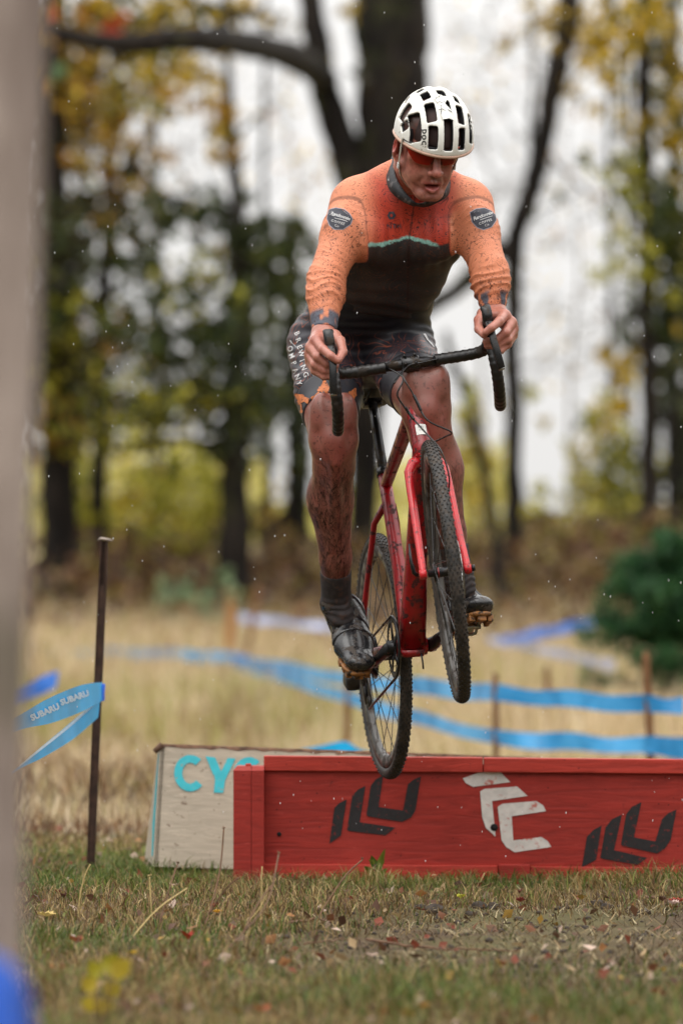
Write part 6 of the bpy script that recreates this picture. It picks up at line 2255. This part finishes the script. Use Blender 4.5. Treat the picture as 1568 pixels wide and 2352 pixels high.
# ---- glasses
gl = NT('orange_red_lens', .08, 0, .5)
nd, lk = gl.n, gl.l
tr = nd.new('ShaderNodeBsdfTransparent'); tr.inputs[0].default_value = (.62, .055, .02, 1)
mixs = nd.new('ShaderNodeMixShader'); mixs.inputs[0].default_value = .52
gl.b.inputs['Base Color'].default_value = (.34, .018, .008, 1)
lk.new(tr.outputs[0], mixs.inputs[1]); lk.new(gl.b.outputs[0], mixs.inputs[2]); lk.new(mixs.outputs[0], nd['Material Output'].inputs[0])
mb = MB(); vs = []; fs = []
nu, nv = 40, 6
def lens_p(a, z): return Hd(.0795 * math.sin(a), .036 + .070 * math.cos(a) - .010 * abs(math.sin(a)) ** 3 - .04 * (z - .03) * 0, z)
for i in range(nu + 1):
    a = R(-74 + 148 * i / nu); ad = abs(math.degrees(a))
    zl = -.0135 + .022 * sstep(14, 2, ad) + .034 * sstep(38, 76, ad)
    for j in range(nv + 1): vs.append(lens_p(a, .036 + (zl - .036) * j / nv))
for i in range(nu):
    for j in range(nv):
        b = i * (nv + 1) + j
        fs.append((b, b + nv + 1, b + nv + 2, b + 1))
mb.add(vs, fs)
glasses = mb.build('glasses', gl.m, rider)
mb = MB()
mb.sweep([lens_p(R(-78 + 156 * i / 30), .036) for i in range(31)], .0026, [.0036] * 31, side=hu, n=8)
mb.build('lens_frame', m_ink, glasses)
for q in (-1, 1):
    mb = MB(); mb.sweep([lens_p(R(q * 76), .034), Hd(q * .0815, .02, .034), Hd(q * .083, -.02, .030)], .0026, n=8)
    mb.build('temple_arm', m_ink, glasses)
mb = MB()
mb.sweep([lens_p(R(q), z) + hf * -.003 for q, z in ((-11, -.010), (-7, .004), (0, .011), (7, .004), (11, -.010))], .0032, n=8)
mb.build('nose_pad', m_ink, glasses)
# ---- print on the jersey and shorts
bj, bs = bvh_of(jersey), bvh_of(shorts)
PX = 13.0 / F                                          # metres per display pixel near the arms


def pixpoly(pts, c):
    return [[((u - c[0]) * PX, -(v - c[1]) * PX) for u, v in p] for p in pts]


def shield(c, k, ang):
    ca, sa = math.cos(ang), math.sin(ang)
    sh = [(-28, -22), (-12, -27), (8, -25), (22, -16), (31, -4), (28, 10), (13, 24), (-8, 27), (-21, 18), (-29, 2)]
    return [((x * ca - y * sa) * k * PX, -(x * sa + y * ca) * k * PX) for x, y in sh]


Zv = Vector((0, 0, 1))
for c, ang, yy in (((779, 506), R(8), shR.y - .07), ((1109, 505), R(-14), shL.y - .07)):
    ctr = W(c[0], c[1], yy)
    rt = Vector((1, 0, 0)); upv = Zv
    b1 = decal('badge', poly_mesh([shield(c, 1.0, ang)]), ctr, rt, upv, bj, m_badge_edge, jersey, .0008, 3)
    decal('badge_face', poly_mesh([shield(c, .93, ang)]), ctr, rt, upv, bj, m_badge, b1, .0014, 3)
    r2 = Vector((math.cos(ang * 1.4), 0, -math.sin(ang * 1.4) - .12 * (1 if ang > 0 else -.3))); u2 = Vector((-r2.z, 0, r2.x))
    decal('lettering', text_mesh('Randonnée', 11.4 * PX, .3, .9, .00012), ctr + u2 * (6.5 * PX), r2, u2, bj, m_wht, b1, .002)
    decal('underline', poly_mesh([[(-10 * PX, -.6 * PX), (20 * PX, -.6 * PX), (20 * PX, .5 * PX), (-10 * PX, .5 * PX)]]), ctr - u2 * (.8 * PX), r2, u2, bj, m_wht, b1, .002, 2)
    decal('lettering', text_mesh('COFFEE', 7.6 * PX, 0, 1.25, .00012), ctr - u2 * (8.5 * PX), r2, u2, bj, m_wht, b1, .002)
    decal('lettering', text_mesh('Co', 7.5 * PX, 0, 1.1), ctr - u2 * (17.0 * PX), r2, u2, bj, m_wht, b1, .002)
hexa = [[(10 * PX * math.cos(R(60 * i)), 10 * PX * math.sin(R(60 * i))) for i in range(6)]]
em = decal('emblem', poly_mesh(hexa), W(899, 494, 12.98), X1, Zv, bj, m_badge, jersey, .001, 2)
decal('emblem_centre', poly_mesh([[(3.2 * PX * math.cos(R(60 * i)), 4 * PX * math.sin(R(60 * i))) for i in range(6)]]), W(899, 494, 12.98), X1, Zv, bj, simple('red_print', srgb(170, 50, 34), .6), em, .0018)
decal('lettering', text_mesh('NTH', 15 * PX, 0, 1.15, .0002), W(905, 519, 12.98), X1, Zv, bj, m_badge, jersey, .001)
for word, path in (('BREWING', ((682, 762), (685, 778), (688, 795), (692, 811), (694, 828), (698, 846), (703, 863))),
                   ('COMPANY', ((663, 781), (666, 797), (670, 814), (675, 832), (679, 851), (684, 867), (688, 882)))):
    for ch, (u, v) in zip(word, path):
        decal('letter', text_mesh(ch, 17 * PX, 0, 1, .0002), W(u, v, 13.30), Vector((.35, 0, -.94)), Vector((.94, -.0, .35)), bs, m_wht, shorts, .0016)
for u, v in ((975, 775), (978, 790), (982, 845), (985, 862)):
    decal('thigh_panel', poly_mesh([[(-5 * PX, -8 * PX), (6 * PX, -8 * PX), (7 * PX, 8 * PX), (-4 * PX, 8 * PX)]]), W(u, v, 13.3), Vector((1, .9, 0)), Zv, bs, m_wht, shorts, .0015, 1)
# hem pictograms: a fist holding a spanner
def fist(k, ang, mir=1):
    ca, sa = math.cos(ang), math.sin(ang)
    P_ = [[(-4, -22), (12, -20), (10, -4), (14, 4), (9, 14), (5, 26), (0, 26), (-1, 12), (-6, 13), (-8, 8), (-12, 9), (-14, 3), (-17, 3), (-18, -3), (-10, -5), (-3, -10)],
          [(-15, -4), (-27, -13), (-33, -14), (-36, -18), (-33, -23), (-28, -21), (-25, -16), (-12, -7)]]
    return [[((x * mir * ca - y * sa) * k * PX, (x * mir * sa + y * ca) * k * PX) for x, y in p] for p in P_]


for u, v, k, ang, mir, yy in ((745, 896, .92, R(6), 1, 13.2), (808, 908, .72, R(-18), 1, 13.2), (694, 918, .8, R(58), 1, 13.25), (1003, 872, .62, R(-6), 1, 13.1), (958, 858, .5, R(40), -1, 13.1)):
    decal('hem_print', poly_mesh(fist(k, ang, mir)), W(u, v, yy), X1, Zv, bs, m_orange_ink, shorts, .0014, 1)
# ================================================================== small plants, leaves, twigs, clods
m_stalk = simple('dry_brown_stalk', srgb(104, 74, 52), .8, 0, .3, 60)
m_stalk2 = simple('pale_straw_stalk', srgb(190, 166, 112), .8, 0, .2, 60)


def weed(label, base, paths, heads, m, r=.0021):
    x, y, dy = base
    paths = [[(a, b, c + dy) for a, b, c in p] for p in paths]; heads = [(a, b, c + dy) for a, b, c in heads]
    root = tag(empty('dry_weed', (x, y, gz1(x, y))), label, 'weed', 'dry weeds in front of the barriers')
    for p in paths:
        mb = MB(); mb.sweep(smooth_path_([W(*q) for q in p], 5), r, n=6); mb.build('stalk', m, root)
    for h_ in heads:
        c = W(*h_); mb = MB()
        for k in range(7):
            d = Vector((random.uniform(-1, 1), random.uniform(-1, 1), random.uniform(.2, 1.2))).normalized()
            mb.sweep([c, c + d * random.uniform(.004, .008)], [.0016, .0007], n=5)
        mb.build('seed_head', m, root)
    return root


def wx(u, v, y):
    """root of a plant on the ground under (u, v), and how far its stalks move back with it"""
    y2 = min(CAMZ * F / (v - H0), 13.86); p = W(u, v, y2); return p.x, p.y, y2 - y


weed('tall thin brown weed leaning right with a seed head before the beige board', wx(460, 2150, 12.4), [[(455, 2165, 12.4), (480, 2100, 12.5), (505, 2000, 12.6), (514, 1905, 12.65)], [(480, 2100, 12.5), (520, 2040, 12.5), (550, 2015, 12.5)]], [(514, 1903, 12.65), (524, 2014, 12.5)], m_stalk)
weed('brown weed with a nodding head left of the beige board', wx(370, 2150, 12.0), [[(345, 2200, 12.0), (375, 2090, 12.1), (393, 2030, 12.15), (408, 1985, 12.2)]], [(409, 1983, 12.2)], m_stalk)
weed('pale weed with a starry seed head in front of the stake', wx(350, 2130, 12.6), [[(352, 2140, 12.6), (346, 2060, 12.6), (344, 2014, 12.6)]], [(344, 2012, 12.6)], m_stalk2)
weed('slanting dark weed crossing before the red end post', wx(520, 2210, 11.4), [[(500, 2200, 11.4), (560, 2140, 11.6), (615, 2070, 11.8), (640, 1962, 12.0)], [(560, 2140, 11.6), (590, 2080, 11.7), (622, 2035, 11.8)]], [(641, 1960, 12.0)], m_stalk)
weed('long bent weed reaching over the bottom rail of the red barrier', wx(720, 2140, 12.2), [[(700, 2170, 12.2), (735, 2100, 12.3), (790, 2015, 12.4), (832, 1975, 12.45)]], [(832, 1973, 12.45)], m_stalk)
weed('short weed low in the grass at the left', wx(150, 2210, 11.0), [[(140, 2225, 11.0), (180, 2160, 11.1), (205, 2100, 11.1)]], [], m_stalk)
weed('pale arching straw left of the stake base', wx(185, 2110, 12.6), [[(180, 2130, 12.6), (184, 2060, 12.6), (196, 2010, 12.6), (208, 1985, 12.6)]], [], m_stalk2)
weed('crossing straw stems in front of the beige board', wx(300, 2160, 12.0), [[(290, 2170, 12.0), (360, 2090, 12.1), (430, 2040, 12.2)], [(560, 2130, 12.2), (600, 2080, 12.2), (615, 2030, 12.2)], [(598, 2140, 12.3), (600, 2060, 12.3), (602, 1990, 12.3)]], [], m_stalk2, .0017)


def plant(name, label, base, leaves, col, m=None, stem_r=.0018):
    x, y, dy = base
    leaves = [(*l[:5], l[5] + dy) for l in leaves]
    root = tag(empty(name, (x, y, gz1(x, y))), label, 'plant')
    mb = MB()
    b = Vector((x, y, gz1(x, y) - .01))
    for (u0, v0, u1, v1, w_, yy) in leaves:
        a, e = W(u0, v0, yy), W(u1, v1, yy)
        mb.sweep([b, b.lerp(a, .6) + Vector((0, 0, .004)), a], stem_r, n=5)
    mb.build('stem', m_stalk, root)
    mt = leafmat(name + '_leaf', .35, .35)
    for (u0, v0, u1, v1, w_, yy) in leaves:
        a, e = W(u0, v0, yy), W(u1, v1, yy)
        d = e - a; sd = d.cross(Vector((0, 1, .5))).normalized(); nrm = sd.cross(d).normalized()
        vs, fs = [], []
        prof = [0.12, .62, .95, 1, .8, .45, .05]
        for i, p_ in enumerate(prof):
            f_ = i / (len(prof) - 1); ww = w_ * yy / F * .5 * p_
            lob = 1 + .22 * (i % 2)
            c = a + d * f_ + nrm * (.012 * math.sin(f_ * 3) * d.length / .06)
            vs += [c - sd * ww * lob + nrm * ww * .35, c, c + sd * ww * lob + nrm * ww * .35]
        for i in range(len(prof) - 1):
            fs += [(3 * i, 3 * i + 3, 3 * i + 4, 3 * i + 1), (3 * i + 1, 3 * i + 4, 3 * i + 5, 3 * i + 2)]
        mb2 = MB(); mb2.add(vs, fs); me = mb2.mesh('leaf', mt)
        cc = np.array([srgb(*random.choice(col))] * len(vs)) * (1 + rng.uniform(-.12, .12, (len(vs), 1)))
        set_col(me, 'tint', cc)
        put('leaf', me, None, root)
    return root


plant('leafy_sprig', 'dark green leafy sprig against the red board under the rear wheel', wx(862, 2030, 13.8),
      [(862, 2000, 852, 1965, 16, 13.8), (868, 2010, 884, 1950, 14, 13.8), (858, 2015, 836, 1990, 15, 13.8), (870, 1995, 880, 1968, 12, 13.8), (864, 2025, 848, 2012, 14, 13.8), (872, 2018, 888, 1995, 12, 13.8), (860, 1985, 846, 1975, 10, 13.8)], [(92, 112, 40), (112, 124, 50), (78, 96, 36)])
plant('oak_seedling', 'blurred yellow-green oak seedling in the grass at the lower left', wx(235, 2400, 7.6),
      [(225, 2250, 205, 2205, 36, 7.6), (250, 2240, 268, 2190, 44, 7.6), (262, 2250, 300, 2205, 46, 7.6), (215, 2280, 190, 2245, 40, 7.6), (245, 2290, 275, 2260, 40, 7.6), (222, 2320, 185, 2300, 44, 7.6), (240, 2330, 232, 2295, 40, 7.6)], [(176, 158, 44), (160, 150, 46), (188, 166, 60)])
# ---- fallen leaves: the noticeable ones singly, the rest as litter
def fallen(label, u, v, w_, col, curl=.5, yaw=None, y=None):
    y = y or (CAMZ * F / (v - H0)); x = (u - U0) * y / F
    L = w_ * y / F
    yaw = random.uniform(0, 6.3) if yaw is None else yaw
    q = MB(); vs = []; fs = []
    out = [(0, -.5), (.16, -.42), (.34, -.30), (.22, -.20), (.46, -.06), (.28, .04), (.42, .22), (.20, .24), (.16, .40), (0, .5)]
    rim = out + [(-a, b) for a, b in out[-2:0:-1]]
    for a, b in rim:
        z = curl * L * (.55 * abs(a) * 1.6 + .5 * b * b + random.uniform(0, .10))
        p = Matrix.Rotation(yaw, 3, 'Z') @ Vector((a * L, b * L, z))
        vs.append(Vector((x, y, gz1(x, y) + .022)) + p)
    n = len(rim)
    vs.append(Vector((x, y, gz1(x, y) + .020)))
    fs = [(i, (i + 1) % n, n) for i in range(n)]
    q.add(vs, fs); me = q.mesh('fallen_leaf', m_litter)
    set_col(me, 'tint', np.array([srgb(*col)] * len(vs)) * (1 + rng.uniform(-.2, .2, (len(vs), 1))))
    o = put('fallen_leaf', me, None, None, smooth=False)
    return tag(o, label, 'leaf', 'fallen leaves on the grass')


FL = [('rust-red curled leaf standing in the grass left of centre', 432, 2182, 40, (150, 44, 24), 1.2), ('red-brown leaf before the red end post', 492, 2100, 26, (140, 50, 28), 1.0), ('yellow leaf lying beside the red-brown leaf', 500, 2118, 24, (206, 150, 40), .6),
      ('pinkish dry leaf beside the rust-red leaf', 400, 2046, 30, (190, 156, 140), .6), ('dull red leaf low at the left', 176, 2180, 40, (156, 70, 44), .9), ('yellow leaf in the left grass', 304, 2222, 26, (196, 160, 50), .6), ('small dark leaf standing left of the stake', 146, 2078, 20, (84, 48, 40), 1.3),
      ('pale tan leaf near the left trunk', 108, 2125, 48, (204, 178, 110), .5), ('brick-red leaf at the bottom edge', 602, 2342, 50, (176, 92, 60), .8), ('dark red leaf on the mud below the white stencil', 1195, 2085, 22, (120, 44, 40), 1.0), ('yellow-green leaf under the sprig', 1058, 2082, 26, (178, 176, 52), .7), ('maroon leaf before the foot block', 1192, 2064, 22, (110, 46, 44), 1.2),
      ('dark upright leaf on the right mud', 1520, 2092, 20, (80, 52, 40), 1.4), ('pinkish leaf on the right mud', 1545, 2100, 30, (196, 168, 158), .7), ('red leaf by the right border', 1552, 2096, 40, (150, 60, 44), .6), ('cream leaf lying at the bottom centre', 965, 2330, 34, (220, 204, 160), .4), ('amber leaf at the bottom centre', 972, 2348, 40, (180, 120, 44), .6), ('brown leaf in the grass right of the twig', 1155, 2252, 28, (128, 76, 44), .9), ('red leaf beneath the right stencil', 1450, 2325, 30, (150, 64, 50), .7), ('grey-pink leaf flat on the mud left', 855, 2210, 40, (176, 150, 136), .4)]
for a in FL: fallen(*a)
N = 3600
y = 8 + 13 * rng.random(N) ** 1.2; x = rng.uniform(-1, 1, N) * (1.1 + .09 * y)
zz = gz(x, y) + rng.uniform(.004, .03, N)
o = cards('leaf_litter', np.stack([x, y, zz], -1), rng.uniform(.008, .028, N), pal([(150, 104, 62), (120, 76, 52), (176, 150, 112), (186, 162, 146), (122, 60, 42), (160, 126, 56), (92, 64, 48), (104, 74, 56), (80, 56, 42)], N), m_litter, flat=.75)
tag(o, kind='stuff')
# mud clods
m_clod = simple('dark_mud_clod', srgb(50, 38, 26), .75, 0, .4, 40, bump=.7)
mb = MB()
CL = [(1000, 2096, .028), (1010, 2104, .018), (1100, 2088, .022), (1080, 2098, .016), (1375, 2088, .024), (1392, 2094, .018), (1130, 2085, .018), (1300, 2090, .014), (965, 2090, .016), (1480, 2105, .018), (1190, 2112, .012)]
for i in range(420):
    if i < len(CL): u, v, r_ = CL[i]; y = CAMZ * F / (v - H0); x = (u - U0) * y / F
    else:
        y = random.uniform(10, 13.2); x = random.uniform(-.3, 1.4); r_ = random.uniform(.004, .013)
    bm = bmesh.new(); bmesh.ops.create_icosphere(bm, subdivisions=2 if i < len(CL) else 1, radius=r_)
    for v_ in bm.verts:
        v_.co *= random.uniform(.65, 1.25); v_.co.z *= .75
    bm.transform(Matrix.Translation((x, y, gz1(x, y) + r_ * .12)))
    mb.addbm(bm)
o = mb.build('mud_clods', m_clod, None, smooth=True); tag(o, kind='stuff')
# fallen twigs
TW = [('long thin twig lying across the mud in the middle', [(840, 2172), (930, 2182), (1010, 2190), (1090, 2196), (1190, 2200)], .0035), ('crooked twig left of the long twig', [(665, 2142), (700, 2135), (740, 2133), (762, 2140)], .004), ('thin twig below the crooked twig', [(700, 2180), (760, 2172), (820, 2166)], .0022),
      ('blurred dark stick at the bottom in front of the mud', [(850, 2345), (930, 2320), (1000, 2300), (1060, 2285)], .004), ('blurred stick near the bottom edge right of centre', [(980, 2345), (1060, 2330), (1140, 2315)], .004), ('dark twig by the right border', [(1480, 2075), (1530, 2082), (1580, 2090)], .004)]
for lb, p, r_ in TW:
    pts = []
    for u, v in p:
        y = CAMZ * F / (v - H0); x = (u - U0) * y / F; pts.append(Vector((x, y, gz1(x, y) + .018)))
    sp = smooth_path_(pts, 5); sp = [q + Vector((random.uniform(-.004, .004), random.uniform(-.004, .004), random.uniform(-.003, .003))) for q in sp]
    mb = MB(); mb.sweep(sp, list(np.linspace(r_, r_ * .5, len(sp))), n=7)
    tag(mb.build('twig', m_stalk), lb, 'twig', 'twigs on the ground')
# falling rain: small water drops at rest in the air
m_rain = NT('rain_drop', .05, 0, .6); m_rain.b.inputs['Base Color'].default_value = (.9, .92, .95, 1); m_rain = m_rain.m
mb = MB()
for i in range(330):
    y = random.uniform(12.2, 14.2)
    p = W(random.uniform(-60, 1640), random.uniform(-40, 2000), y)
    if p.z < .15: continue
    r_ = random.uniform(.0006, .0012)
    mb.sweep([p, p + Vector((0, 0, r_ * 1.6)), p + Vector((0, 0, r_ * 3.6)), p + Vector((.0002, 0, r_ * 5))], [r_ * .4, r_, r_ * .8, r_ * .2], n=5)
o = mb.build('rain', m_rain); tag(o, kind='stuff')
